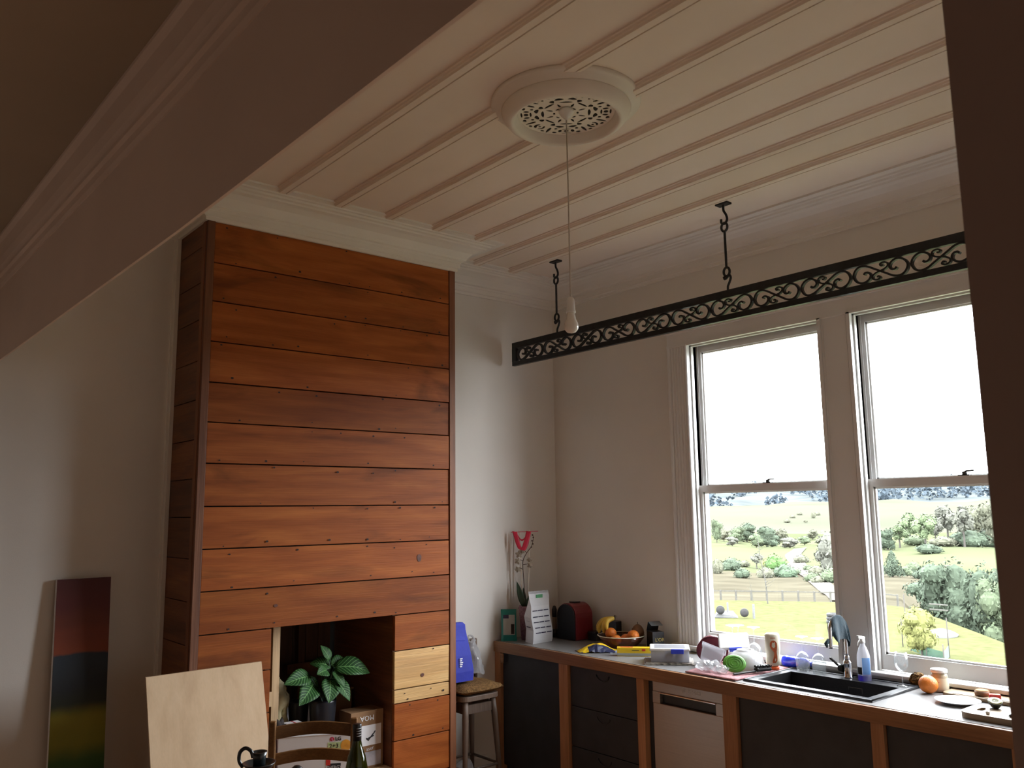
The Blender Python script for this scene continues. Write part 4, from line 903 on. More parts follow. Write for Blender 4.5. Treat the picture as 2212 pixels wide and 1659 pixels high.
glass(4.452, 2.668, ZT+.0072, 'upturned wine glass nearest the tap')
glass(4.520, 3.245, ZT+.0005, 'upturned wine glass farthest back in the drying corner', grp='wine glasses drying behind the bowls', s=1.1)
glass(4.428, 3.222, ZT+.0095, 'upturned wine glass standing behind the maroon bowl', grp='wine glasses drying behind the bowls', s=1.1)
glass(4.455, 3.088, ZT+.0095, 'upturned wine glass showing beside the white bowl', grp='wine glasses drying behind the bowls', s=1.1)
glass(4.452, 2.198, ZT+.0072, 'upright wine glass on the sink corner', False, 'wine glass on the sink corner', .88)
# mixer tap with cloth
tx, ty = 4.468, 2.505; z7 = ZT+.0072
t = thing('mixer_tap', 'chrome gooseneck mixer tap behind the black sink', 'tap', (tx, ty, z7))
MB().lathe([(.026, 0), (.026, .004), (.022, .008), (.022, .070), (.024, .080), (.014, .096), (.011, .098)], 24, (tx, ty, z7)).build('body', 'chrome', t)
sp_pts = [(tx, ty, z7+.09), (tx, ty, z7+.20), (tx, ty, z7+.255)]+[(tx-.068+.068*math.cos(a), ty+.012*math.sin(a*.5), z7+.262+.062*math.sin(a)) for a in [math.pi*i/10 for i in range(1, 11)]]+[(tx-.138, ty+.012, z7+.20), (tx-.140, ty+.012, z7+.165)]
MB().tube(catmull(sp_pts, 3), .0105, 12).build('spout', 'chrome', t)
lv_ = MB().lathe([(.021, 0), (.021, .022), (.019, .026), (0, .026)], 20).xform(Matrix.Translation((tx-.004, ty+.022, z7+.045)) @ Matrix.Rotation(math.radians(-90), 4, 'X')).build('lever_hub', 'steel_dark', t)
MB().bar((tx-.004, ty+.046, z7+.052), (tx-.010, ty+.098, z7+.094), .014, .010).build('lever', 'steel_dark', t, bevel=.003)
MB().lathe([(.015, 0), (.017, .006), (.013, .016), (.013, .022)], 16, (tx, ty, z7+.094)).build('collar', 'chrome', t)
arc = catmull(sp_pts, 3)
t = thing('dish_cloth', 'teal dish cloth draped over the tap spout', 'cloth', (tx-.05, ty, z7+.2))
ia, ib = 5, 33
def drape(u, v):
    i = ia+(ib-ia)*u; a = arc[int(i)].lerp(arc[min(len(arc)-1, int(i)+1)], i-int(i)); s = (v-.5)*2
    hang = (.075+.055*math.sin(math.pi*min(1, u*1.15))+.018*math.sin(u*11))*(1.0 if s < 0 else .8); tt = abs(s)
    yy = (.0135*math.sin(min(1, tt*3.2)*math.pi/2)+.010*tt*math.sin(u*16+tt*3)+.004)*(1 if s > 0 else -1)
    dz = .014*math.cos(min(1, tt*3.2)*math.pi/2)-max(0, tt-.12)*hang*1.15
    return Vector((a.x+.008*math.sin(u*9+tt*5)*tt+(.014 if u < .5 else -.004)*tt, a.y+yy, a.z+dz))
MB().grid(drape, 34, 16).build('cloth', 'cloth_teal', t, solid=.003, sub=1)
MB().tube([(tx-.145, ty+.018, z7+.215), (tx-.158, ty+.028, z7+.19), (tx-.152, ty+.026, z7+.172)], [.008, .012, .006], 7).build('knot', 'cloth_teal', t)
# spray bottle
sx_, sy_ = 4.462, 2.408
t = thing('spray_bottle', 'clear spray bottle with blue liquid and white trigger', 'bottle', (sx_, sy_, z7))
MB().lathe([(.0305, .0015), (.0325, .005), (.0325, .030), (0, .030)], 22, (sx_, sy_, z7)).build('liquid', 'blue_liquid', t)
MB().lathe([(.034, 0), (.034, .11), (.032, .135), (.020, .170), (.013, .182), (.012, .195)], 24, (sx_, sy_, z7)).build('bottle_wall', 'plastic_clear', t)
m = MB().grid(lambda u, v: Vector((sx_, sy_, z7+.034+.085*v))+Vector((math.cos(-2.9+u*1.35), math.sin(-2.9+u*1.35), 0))*.0348, 10, 3); m.build('label_sleeve', 'spray_sleeve', t)
m = MB().grid(lambda u, v: Vector((sx_, sy_, z7+.032+.038*v))+Vector((math.cos(2.35+u*.95), math.sin(2.35+u*.95), 0))*.0348, 8, 3); m.build('label_patch', 'ink', t)
MB().lathe([(.014, 0), (.015, .006), (.014, .020), (0, .020)], 16, (sx_, sy_, z7+.192)).build('collar', 'white_plastic', t)
MB().bar((sx_+.012, sy_-.006, z7+.218), (sx_-.030, sy_+.012, z7+.226), .018, .018).build('spray_head', 'white_plastic', t, bevel=.005)
MB().tube([(sx_-.018, sy_+.006, z7+.214), (sx_-.026, sy_+.014, z7+.198), (sx_-.024, sy_+.018, z7+.180)], .004, 7).build('trigger', 'white_plastic', t)
MB().tube([(sx_, sy_, z7+.01), (sx_, sy_, z7+.19)], .002, 6).build('dip_tube', 'white_plastic', t)
# scourer, orange, jar
t = thing('pot_scourer', 'brown bristly scourer leaning by the upright wine glass', 'scourer', (4.535, 2.165, ZT+.0005))
m = MB().sphere((0, 0, 0), 1, 16, 10); m.v = [Vector((p.x*.030, p.y*.045, p.z*.032)) for p in m.v]; crumple(m, .012, 5.5, 60); m.xform(Matrix.Translation((4.535, 2.160, ZT+.036)) @ Matrix.Rotation(math.radians(-25), 4, 'X')); m.sm = [False]*len(m.f); m.build('scourer_pad', 'scourer', t)
MB().bar((4.535, 2.138, ZT+.018), (4.535, 2.122, ZT+.008), .03, .012).build('scourer_grip', 'stem_brown', t)
orange(4.412, 2.048, ZT+.0435, .0455, 'single orange on the worktop beside the jar', 'orange beside the jar')
t = thing('sauce_jar', 'glass jar with white lid and red and cream label', 'jar', (4.500, 2.030, ZT))
MB().lathe([(.037, .002), (.038, .006), (.038, .080), (.033, .090), (0, .090)], 24, (4.500, 2.030, ZT)).build('sauce', 'jar_sauce', t)
MB().lathe([(.040, 0), (.041, .004), (.041, .083), (.034, .094), (.034, .100)], 26, (4.500, 2.030, ZT)).build('jar_wall', 'clear_glass', t)
MB().lathe([(.039, .094), (.0395, .096), (.0395, .108), (.037, .110), (0, .110)], 26, (4.500, 2.030, ZT)).build('lid', 'white_plastic', t)
lab_ = MB(); jr = .0416
def jp(a, z): return Vector((4.5+jr*math.cos(a), 2.03+jr*math.sin(a), ZT+z))
lab_.grid(lambda u, v: jp(math.radians(165+135*u), .012+.058*v), 14, 4); lab_.build('label', 'cream_plastic', t)
jr = .0420; lab_ = MB(); lab_.add([jp(math.radians(a), z) for a, z in ((166, .070), (235, .070), (200, .050), (166, .034))], [(0, 1, 2, 3)]); lab_.build('label_flash', 'red_print', t, solid=.0006)
lab_ = MB(); lab_.add([jp(math.radians(a), z) for a, z in ((168, .030), (188, .034), (190, .016), (170, .012))], [(0, 1, 2, 3)]); lab_.build('label_mark', 'ink', t, solid=.0006)
# chopping boards, plate and what lies on them
t = thing('chopping_board', 'long pale chopping board against the window sill', 'chopping board', (4.48, 1.75, ZT))
def rounded(x0, x1, y0, y1, r_, n=5):
    out = []
    for cx_, cy_, a0 in ((x1-r_, y1-r_, 0), (x0+r_, y1-r_, 90), (x0+r_, y0+r_, 180), (x1-r_, y0+r_, 270)):
        out += [(cx_+r_*math.cos(math.radians(a0+90*i/n)), cy_+r_*math.sin(math.radians(a0+90*i/n))) for i in range(n+1)]
    return out
MB().prism(rounded(4.398, 4.556, 1.50, 1.985, .035), ZT+.0005, ZT+.018, 'xy').build('board', 'board_wood', t, bevel=.003)
MB().tube([(4.40+.006, 1.93, ZT+.0185), (4.40+.006, 1.56, ZT+.0185)], .0015, 5).build('juice_groove', 'stem_brown', t)
t = thing('dinner_plate', 'white plate on the worktop beside the chopping boards', 'plate', (4.286, 1.858, ZT))
MB().lathe([(.055, 0), (.060, .003), (.075, .009), (.100, .016), (.101, .018), (.075, .012), (.055, .006), (0, .006)], 44, (4.286, 1.858, ZT)).build('plate_body', 'white_ceramic', t)
MB().lathe([(.05, .0005), (.054, .0005), (.054, .004), (.05, .004)], 32, (4.286, 1.858, ZT), closed=True).build('foot_ring', 'white_ceramic', t)
t = thing('chopping_board', 'thick chopping board with slot handle at the worktop edge', 'chopping board', (4.14, 1.56, ZT))
o = curve_plate('board', rounded(4.012, 4.240, 1.33, 1.745, .055), [rounded(4.095, 4.165, 1.672, 1.700, .012, 3)], 0, .026, 'board_wood', None)
o.data.transform(Matrix.Translation((-4.14, -1.56, .0135))); o.parent = t
MB().tube([(4.016, 1.70, ZT+.002), (4.016, 1.36, ZT+.002)], .0012, 5).build('edge_line', 'stem_brown', t)
t = thing('bread_heel', 'round heel of dark bread on the long chopping board', 'bread', (4.462, 1.815, ZT+.018))
MB().lathe([(.034, 0), (.037, .010), (.034, .022)], 20, (4.462, 1.815, ZT+.0185), 1, .9).build('crust', 'brown_fruit', t); MB().lathe([(.033, .022), (.028, .026), (0, .027)], 20, (4.462, 1.815, ZT+.0185), 1, .9).build('crumb', 'crumb', t)
t = thing('red_packet', 'small red packet on the edge of the long chopping board', 'packet', (4.428, 1.745, ZT+.018))
MB().obox((4.428, 1.745, ZT+.029), (.030, .048, .020), .5).build('carton', 'red_print', t, bevel=.001); MB().obox((4.428, 1.745, ZT+.0395), (.024, .040, .001), .5).build('top_print', 'orange_cap', t)
t = thing('avocado_half', 'dark skinned avocado half on the thick chopping board', 'avocado', (4.19, 1.652, ZT+.026))
Mx = Matrix.Translation((4.19, 1.652, ZT+.058)) @ Matrix.Rotation(.5, 4, 'Z') @ Matrix.Rotation(math.radians(-14), 4, 'Y')
m = MB().lathe([(.002, -.032), (.018, -.026), (.028, -.010), (.030, 0)], 20, sx=1.25); m.xform(Mx); m.build('skin', 'avocado_skin', t)
m = MB().lathe([(.0295, 0), (.014, .001), (.012, -.008), (0, -.012)], 20, sx=1.25); m.xform(Mx); m.build('flesh', 'avocado_flesh', t)
t = thing('paring_knife', 'small knife with white handle on the thick chopping board', 'knife', (4.08, 1.645, ZT+.026))
MB().bar((4.040, 1.628, ZT+.034), (4.112, 1.655, ZT+.034), .016, .012).build('handle', 'white_plastic', t, bevel=.004)
MB().hexa([(4.112, 1.648, ZT+.031), (4.112, 1.662, ZT+.031), (4.165, 1.655, ZT+.031), (4.165, 1.652, ZT+.031)], [(4.112, 1.648, ZT+.0325), (4.112, 1.662, ZT+.0325), (4.165, 1.655, ZT+.0325), (4.165, 1.652, ZT+.0325)]).build('blade', 'chrome', t)
tag(MB().lathe([(.002, 0), (.018, .003), (.012, .010), (0, .012)], 10, (4.07, 1.545, ZT+.0268), 1, .5).build('avocado_skin_scrap', 'avocado_skin'), 'dark scrap of avocado skin on the thick chopping board', 'food scrap')
# ------------------------------------------------------------------ in the niche (hearth top at z = .375)
ZH = .3755
def leaf_mat(name):
    m, nt, b = nodes(name); L = nt.links.new; b.inputs['Roughness'].default_value = .55; b.inputs['Specular IOR Level'].default_value = .25
    uv = N(nt, 'ShaderNodeUVMap'); sp = N(nt, 'ShaderNodeSeparateXYZ'); L(uv.outputs[0], sp.inputs[0])
    c = N(nt, 'ShaderNodeMath', operation='SUBTRACT', i_1=.5); L(sp.outputs[1], c.inputs[0]); a = N(nt, 'ShaderNodeMath', operation='ABSOLUTE'); L(c.outputs[0], a.inputs[0])
    mid = N(nt, 'ShaderNodeMath', operation='LESS_THAN', i_1=.022); L(a.outputs[0], mid.inputs[0])
    k = N(nt, 'ShaderNodeMath', operation='MULTIPLY_ADD', i_1=-.55); L(a.outputs[0], k.inputs[0]); L(sp.outputs[0], k.inputs[2])
    k8 = N(nt, 'ShaderNodeMath', operation='MULTIPLY', i_1=9.0); L(k.outputs[0], k8.inputs[0]); fr = N(nt, 'ShaderNodeMath', operation='FRACT'); L(k8.outputs[0], fr.inputs[0])
    v = N(nt, 'ShaderNodeMath', operation='LESS_THAN', i_1=.16); L(fr.outputs[0], v.inputs[0])
    mx = N(nt, 'ShaderNodeMath', operation='MAXIMUM'); L(mid.outputs[0], mx.inputs[0]); L(v.outputs[0], mx.inputs[1])
    mix = N(nt, 'ShaderNodeMix', data_type='RGBA'); L(mx.outputs[0], mix.inputs[0]); mix.inputs[6].default_value = (.012, .052, .010, 1); mix.inputs[7].default_value = (.13, .28, .09, 1)
    L(mix.outputs[2], b.inputs['Base Color'])
leaf_mat('leaf_veined')
pc = Vector((2.455, 4.705, 0))
t = thing('zebra_plant', 'green houseplant with pale veined leaves in a black tapered pot', 'plant', (pc.x, pc.y, ZH))
MB().lathe([(.048, 0), (.052, .004), (.079, .400), (.079, .412), (.072, .412), (.068, .395)], 28, (pc.x, pc.y, ZH)).build('pot', 'pot_black', t)
MB().lathe([(.069, .392), (0, .400)], 20, (pc.x, pc.y, ZH)).build('soil', 'soil', t)
def at46(a_, b_, y=4.70):
    # leaf plan in drawing units: about 3 mm across and 2.55 mm up per unit, from the middle of the pot rim
    return Vector((pc.x+(a_-697)*.00302, y, .772+(1517-b_)*.00255))
for (b0, b1, w_, dy0, dy1, dr) in (((668, 1456), (606, 1462), .088, 0, -.05, .10), ((675, 1474), (630, 1508), .105, 0, -.10, .12), ((710, 1424), (694, 1392), .055, 0, .03, .05),
        ((712, 1440), (676, 1432), .075, 0, .06, .12), ((716, 1442), (787, 1463), .105, -.02, -.07, .16), ((712, 1436), (752, 1438), .07, 0, .03, .15), ((706, 1466), (690, 1512), .100, -.03, -.11, .06),
        ((716, 1468), (737, 1516), .075, -.03, -.10, .08), ((720, 1484), (749, 1506), .065, 0, -.03, .10), ((710, 1450), (727, 1484), .050, -.04, -.09, .10), ((700, 1446), (672, 1450), .07, -.02, -.06, .12), ((704, 1440), (720, 1424), .06, .02, .06, .1),
        ((690, 1470), (664, 1490), .08, .04, .06, .1), ((700, 1456), (745, 1470), .08, .04, .05, .14)):
    base, tip_ = at46(*b0)+Vector((0, dy0, 0)), at46(*b1)+Vector((0, dy1, 0)); mb = MB(); leaf_mesh(mb, base, tip_, w_*1.3, Vector((.1, -1, .75)), dr, 10, 6, .10)
    o = mb.build('leaf', 'leaf_veined', t); uvl = o.data.uv_layers.new(name='UVMap')
    for lp in o.data.loops: vi = lp.vertex_index; uvl.data[lp.index].uv = ((vi//7)/10, (vi % 7)/6)
    so = o.modifiers.new('solid', 'SOLIDIFY'); so.thickness = .0012
    MB().tube(catmull([pc+Vector((random.uniform(-.02, .02), random.uniform(-.02, .02), ZH+.39)), pc.lerp(base, .35)+UZ*(.35*base.z+.30*.9) if False else Vector((pc.x*.6+base.x*.4, pc.y*.6+base.y*.4, ZH+.40+.45*max(.02, base.z-ZH-.40))), base], 5), .0035, 6).build('leaf_stalk', 'leaf_orchid', t)
t = thing('black_planter', 'second black tapered planter behind the houseplant pot', 'planter', (2.375, 4.86, ZH))
MB().lathe([(.035, 0), (.062, .375), (.062, .385), (.056, .385), (.053, .36)], 24, (2.385, 4.875, ZH)).build('pot', 'pot_black', t); MB().lathe([(.053, .355), (0, .358)], 18, (2.385, 4.875, ZH)).build('soil', 'soil', t)
t = tag(MB().obox((2.50, 4.985, ZH+.165), (.30, .008, .33), 0, -.06).build('white_sheet', 'white_card'), 'white sheet leaning behind the two black pots', 'panel')
t = thing('brown_carton', 'plain brown carton at the back of the niche', 'box', (2.70, 5.05, ZH))
MB().box(2.66, 2.79, 4.96, 5.10, ZH, ZH+.385).build('carton', 'cardboard', t, bevel=.002); MB().hexa([(2.655, 4.95, ZH+.385), (2.795, 4.95, ZH+.385), (2.795, 5.02, ZH+.386), (2.655, 5.02, ZH+.386)], [(2.655, 4.94, ZH+.400), (2.795, 4.94, ZH+.400), (2.795, 5.02, ZH+.389), (2.655, 5.02, ZH+.389)]).build('flap', 'cardboard', t)
mat('gift_mauve', (.16, .095, .085), .6, var=.1)
t = thing('gift_box', 'mauve brown gift box in the left of the niche', 'box', (2.18, 4.62, ZH))
MB().box(2.100, 2.290, 4.545, 4.662, ZH, ZH+.285).build('carton', 'gift_mauve', t, bevel=.003); MB().box(2.097, 2.293, 4.542, 4.665, ZH+.270, ZH+.300).build('lid', 'gift_mauve', t, bevel=.003)
t = thing('wrapped_present', 'small white present tied with dark red ribbon', 'present', (2.225, 4.63, ZH+.30))
MB().box(2.175, 2.268, 4.565, 4.645, ZH+.3005, ZH+.334).build('box', 'white_card', t, bevel=.002); MB().box(2.226, 2.231, 4.5635, 4.6465, ZH+.3005, ZH+.3355).build('ribbon', 'ribbon_red', t)
t = thing('fabric_flower', 'dark fabric flower with red centre on the gift box', 'decoration', (2.135, 4.60, ZH+.30))
for k in range(6):
    a = k*1.05; m = MB(); leaf_mesh(m, (2.138, 4.600, ZH+.305), (2.138+.045*math.cos(a), 4.600+.02*math.sin(a*2), ZH+.335+.045*math.sin(a)), .038, (0, -1, .3), .1, 4, 2); m.build('petal', 'nail_rust', t, solid=.002)
m = MB().sphere((2.135, 4.582, ZH+.322), .013, 10, 8); m.build('flower_centre', 'ribbon_red', t)
t = thing('wooden_bowl', 'small wooden bowl beside the black planter', 'bowl', (2.312, 4.745, ZH))
MB().lathe([(.03, .22), (.055, .25), (.06, .262), (.055, .262), (.03, .232), (0, .23)], 20, (2.312, 4.745, ZH)).build('bowl_wall', 'brown_fruit', t); MB().lathe([(.024, 0), (.024, .222)], 14, (2.312, 4.745, ZH)).build('pedestal', 'stem_brown', t)
# drinks carton standing upside down
t = thing('drinks_carton', 'brown and white drinks carton standing upside down in the niche', 'box', (2.695, 4.66, ZH))
MB().box(2.585, 2.806, 4.600, 4.74, ZH, ZH+.325).build('carton', 'cardboard', t, bevel=.002)
MB().box(2.640, 2.790, 4.5985, 4.600, ZH+.128, ZH+.243).build('printed_picture', 'carton_white', t); MB().box(2.640, 2.790, 4.5985, 4.600, ZH+.012, ZH+.092).build('printed_picture', 'print_grey', t)
text('lettering', 'MOA', .042, (2.694, 4.5985, ZH+.285), (-1, 0, 0), (0, 0, -1), 'carton_white', t); text('lettering', 'aser', .030, (2.715, 4.5985, ZH+.109), (1, 0, .1), (-.1, 0, 1), 'carton_white', t)
bd = MB()
for a, b_ in (((2.69, .165), (2.74, .180)), ((2.70, .155), (2.735, .190)), ((2.735, .188), (2.750, .205)), ((2.70, .16), (2.688, .172))): bd.bar((a[0], 4.598, ZH+a[1]), (b_[0], 4.598, ZH+b_[1]), .0012, .007)
bd.build('printed_bird', 'ink', t)

# ------------------------------------------------------------------ carton with appliance print, in front of the niche
t = thing('appliance_carton', 'white appliance carton printed with red logo behind the chair', 'box', (2.2, 4.3, 0))
a0 = Vector((2.010, 4.335, 0)); a1 = Vector((2.352, 4.160, 0)); du2 = (a1-a0).normalized(); dn = Vector((-du2.y, du2.x, 0)); Lw = (a1-a0).length
def cb(u0, u1, d0, d1, z0_, z1_): return MB().hexa([a0+du2*u+dn*d_+UZ*z0_ for u, d_ in ((u0, d0), (u1, d0), (u1, d1), (u0, d1))], [a0+du2*u+dn*d_+UZ*z1_ for u, d_ in ((u0, d0), (u1, d0), (u1, d1), (u0, d1))])
cb(0, Lw+.03, 0, .13, 0, .712).build('carton', 'carton_white', t, bevel=.002)
fp = MB(); fp.grid(lambda u, v: a0+du2*(-.012+(Lw+.04)*u)+dn*(-.004+.10*v*(1-.35*u))+UZ*(.714+.026*math.sin(math.pi*u*.8)*v+.012*v+.004*math.sin(v*3.1)), 12, 5); fp.build('open_flap', 'carton_white', t, solid=.003)
text('lettering', 'LG', .026, a0+du2*(Lw*.80)-dn*.0015+UZ*.690, du2, UZ, 'ink', t, bold=.0006)
lgm = MB(); cl = a0+du2*(Lw*.715)-dn*.0012+UZ*.690; lgm.add([cl+du2*.011*math.cos(a)+UZ*.011*math.sin(a) for a in [2*math.pi*i/20 for i in range(20)]], [list(range(20))]); lgm.build('logo_disc', 'logo_red', t, solid=.0006)
lf = MB(); lf.bar(cl-dn*.001+UZ*.007, cl-dn*.001-UZ*.005, .0014, .0014).bar(cl-dn*.001-UZ*.005, cl-dn*.001-UZ*.005+du2*.006, .0014, .0014).build('logo_face', 'carton_white', t)
cb(Lw*.66, Lw*.90, -.0012, 0, .632, .674).build('printed_badge', 'badge_green', t); text('lettering', '2+3', .030, a0+du2*(Lw*.745)-dn*.002+UZ*.655, du2, UZ, 'ink', t)
bo = MB(); cb2 = a0+du2*(Lw*.905)-dn*.002+UZ*.655; bo.add([cb2+du2*.027*math.cos(a)+UZ*.029*math.sin(a) for a in [2*math.pi*i/24 for i in range(24)]], [list(range(24))]); bo.build('printed_disc', 'badge_orange', t, solid=.0006)
cb(Lw*.66, Lw*.84, -.0012, 0, .46, .568).build('printed_panel', 'ink', t); text('lettering', 'ENERGY', .022, a0+du2*(Lw*.75)-dn*.002+UZ*.548, du2, UZ, 'carton_white', t); cb(Lw*.64, Lw*.70, -.0016, 0, .560, .588).build('printed_flash', 'red_print', t)

# ------------------------------------------------------------------ ladder-back chair at the table
t = thing('dining_chair', 'brown ladder-back wooden chair tucked in at the table', 'chair', (1.83, 3.6, 0))
pl, pr_ = Vector((1.690, 3.705, 0)), Vector((1.990, 3.512, 0)); ca = (pr_-pl).normalized(); cn_ = Vector((ca.y, -ca.x, 0))   # cn_ points to the table side
if cn_.y > 0: cn_ = -cn_
def rail_(z0_, z1_, bow, m='chair_wood', nm='back_slat'):
    b_ = MB(); n_ = 10; L0 = (pr_-pl).length
    for th in (0, 1): pass
    def f(s, z, th): return pl+ca*(.012+(L0-.024)*s)-cn_*(bow*math.sin(math.pi*s)+th)+UZ*(z+.010*math.sin(math.pi*s))
    vs_ = []; 
    for i in range(n_+1): vs_ += [f(i/n_, z0_, 0), f(i/n_, z1_, 0), f(i/n_, z1_, .016), f(i/n_, z0_, .016)]
    fs_ = [[i*4+k, i*4+(k+1) % 4, i*4+4+(k+1) % 4, i*4+4+k] for i in range(n_) for k in range(4)]+[[3, 2, 1, 0], [n_*4, n_*4+1, n_*4+2, n_*4+3]]
    b_.add(vs_, fs_); b_.build(nm, m, t, bevel=.003)
rail_(.878, .932, .030); rail_(.768, .818, .028); rail_(.655, .700, .026)
for p in (pl, pr_): MB().hexa([p+ca*a+cn_*(b_+.02) for a, b_ in ((-.017, -.017), (.017, -.017), (.017, .017), (-.017, .017))], [p+ca*a+cn_*b_+UZ*.958 for a, b_ in ((-.015, -.014), (.015, -.014), (.015, .014), (-.015, .014))]).build('back_post', 'chair_wood', t, bevel=.006)
sc_ = [pl-ca*.02+cn_*.02, pr_+ca*.02+cn_*.02, pr_+ca*.05+cn_*.40, pl-ca*.05+cn_*.40]
MB().hexa([p+UZ*.43 for p in sc_], [p+UZ*.46 for p in sc_]).build('seat', 'chair_wood', t, bevel=.006)
for p in (pl-ca*.03+cn_*.37, pr_+ca*.03+cn_*.37): MB().bar(p, p+UZ*.432, .034, .034).build('front_leg', 'chair_wood', t)
for p, q_ in ((pl, pl-ca*.03+cn_*.37), (pr_, pr_+ca*.03+cn_*.37)): MB().bar(p+UZ*.22, q_+UZ*.22, .022, .022).build('stretcher', 'chair_wood', t)
# ------------------------------------------------------------------ dining table below the picture and what stands on it
t = thing('dining_table', 'dark wooden dining table in front of the ladder-back chair', 'table', (1.35, 2.95, 0))
MB().box(.80, 2.12, 2.55, 3.33, .730, .760).build('table_top', 'table_wood', t, bevel=.006)
for x_, y_ in ((.86, 2.61), (2.06, 2.61), (.86, 3.27), (2.06, 3.27)): MB().bar((x_, y_, 0), (x_, y_, .73), .06, .06).build('leg', 'table_wood', t)
MB().box(.89, 2.03, 2.60, 2.62, .64, .73).box(.89, 2.03, 3.26, 3.28, .64, .73).build('apron', 'table_wood', t)
t = thing('wine_bottle', 'green glass wine bottle with black capsule on the table', 'bottle', (1.682, 2.945, .76))
MB().lathe([(.038, 0), (.041, .004), (.042, .14), (.041, .165), (.033, .205), (.020, .24), (.0155, .265), (.0155, .30)], 28, (1.682, 2.945, .7605)).build('bottle_wall', 'bottle_green', t)
MB().lathe([(.036, .004), (.039, .006), (.039, .155), (0, .155)], 24, (1.682, 2.945, .7605)).build('wine', 'pot_black', t)
MB().lathe([(.0168, .262), (.0168, .318), (.0155, .321), (0, .321)], 20, (1.682, 2.945, .7605)).build('capsule', 'bottle_cap', t)
rg = MB()
for k in range(4): rg.tube([(1.682+.0170*math.cos(a), 2.945+.0170*math.sin(a), 1.040+k*.009) for a in [-2.2+i*.25 for i in range(6)]], .0008, 4)
rg.build('capsule_print', 'white_plastic', t)
kx, ky = 1.300, 2.950
t = thing('candle_holder', 'dark glazed pottery candle holder with loop handle on the table', 'candle holder', (kx, ky, .76))
MB().lathe([(.055, 0), (.058, .006), (.030, .02), (.018, .05), (.016, .20), (.022, .225), (0, .225)], 22, (kx, ky, .7605)).build('stand', 'pottery_dark', t)
MB().lathe([(.012, .222), (.040, .232), (.054, .250), (.057, .254), (.052, .254), (.036, .240), (.016, .234)], 26, (kx, ky, .7605)).build('drip_pan', 'pottery_dark', t)
MB().lathe([(.021, .236), (.022, .270), (.027, .290), (.023, .290), (.017, .272), (0, .268)], 22, (kx, ky, .7605)).build('cup', 'pottery_dark', t)
MB().tube(catmull([loc((kx, ky), -.022, 0, 1.030), loc((kx, ky), -.030, 0, 1.052), loc((kx, ky), -.050, 0, 1.062), loc((kx, ky), -.068, 0, 1.048), loc((kx, ky), -.070, 0, 1.020), loc((kx, ky), -.056, 0, .998)], 5), .0065, 8).build('handle', 'pottery_dark', t)
t = thing('pepper_mill', 'pepper mill with shiny domed top on the table', 'pepper mill', (1.462, 2.99, .76))
MB().lathe([(.026, 0), (.026, .02), (.018, .05), (.020, .10), (.016, .13), (.022, .165)], 20, (1.462, 2.99, .7605)).build('body', 'chair_wood', t); MB().lathe([(.022, .165), (.024, .18), (.020, .196), (.010, .204), (0, .205)], 20, (1.462, 2.99, .7605)).build('top', 'steel_dark', t)
# ------------------------------------------------------------------ plywood sheet and canvas
t = tag(MB().hexa([(1.375, 4.10, .001), (1.955, 4.10, .001), (1.955, 4.112, .001), (1.375, 4.112, .001)], [(1.370, 4.466, 1.083), (1.964, 4.466, 1.088), (1.964, 4.478, 1.088), (1.370, 4.478, 1.083)]).build('plywood_sheet', 'plywood'), 'pale plywood sheet leaning against the left of the chimney breast', 'plywood')
bands('canvas_paint', 2, [(0, (.008, .006, .010)), (.185, (.010, .008, .010)), (.215, (.004, .022, .016)), (.33, (.008, .055, .020)), (.42, (.040, .115, .014)), (.49, (.25, .24, .015)), (.555, (.28, .25, .018)), (.605, (.02, .028, .018)), (.66, (.012, .018, .024)),
    (.755, (.018, .030, .045)), (.760, (.24, .045, .010)), (.82, (.20, .034, .010)), (.86, (.15, .026, .010)), (.92, (.11, .014, .014)), (1, (.085, .011, .012))], .55, .05, 5)
t = thing('canvas_painting', 'tall narrow abstract canvas with red, blue and yellow bands leaning on the wall', 'painting', (1.17, 4.86, 0))
bz = 1.549; bk = MB().hexa([(1.040, 4.800, 0), (1.300, 4.800, 0), (1.300, 4.828, 0), (1.040, 4.828, 0)], [(1.040, 4.905, bz), (1.298, 4.905, bz), (1.298, 4.934, bz), (1.040, 4.934, bz)]); bk.build('stretched_canvas', 'white_card', t)
pm = MB().hexa([(0, -.002, 0), (.258, -.002, 0), (.258, 0, 0), (0, 0, 0)], [(0, -.002, 1), (.258, -.002, 1), (.258, 0, 1), (0, 0, 1)]); o = pm.build('painted_face', 'canvas_paint', t, world=False)
ang = math.atan2(.105, bz); o.location = (1.041-1.17, 4.800-4.86-.0005, 0); o.rotation_euler = (-ang, 0, 0); o.scale = (1, 1, math.hypot(.105, bz))
# ------------------------------------------------------------------ stool by the wall
t = thing('bar_stool', 'wooden bar stool with tan fuzzy cushion beside the chimney breast', 'stool', (3.46, 4.64, 0))
def scu(u, v, up_):
    a, b_ = (u-.5)*2, (v-.5)*2; e = max(abs(a), abs(b_)); h = (1-e**5)*.034
    return Vector((3.468+a*.186*(1-.10*b_*b_), 4.616+b_*.178*(1-.10*a*a), .736+(h if up_ else -h*.9)+.006*noise.noise(Vector((u*6, v*6, up_)))))
m = MB(); m.grid(lambda u, v: scu(u, v, 1), 14, 14); m.grid(lambda u, v: scu(u, v, 0), 14, 14); m.build('cushion', 'cushion_tan', t)
MB().prism(rounded(3.310, 3.615, 4.47, 4.76, .05), .672, .704, 'xy').build('seat', 'stool_wood', t, bevel=.004)
LT = [(3.352, 4.505), (3.572, 4.505), (3.572, 4.735), (3.352, 4.735)]; LB = [(3.315, 4.465), (3.620, 4.465), (3.620, 4.790), (3.315, 4.790)]
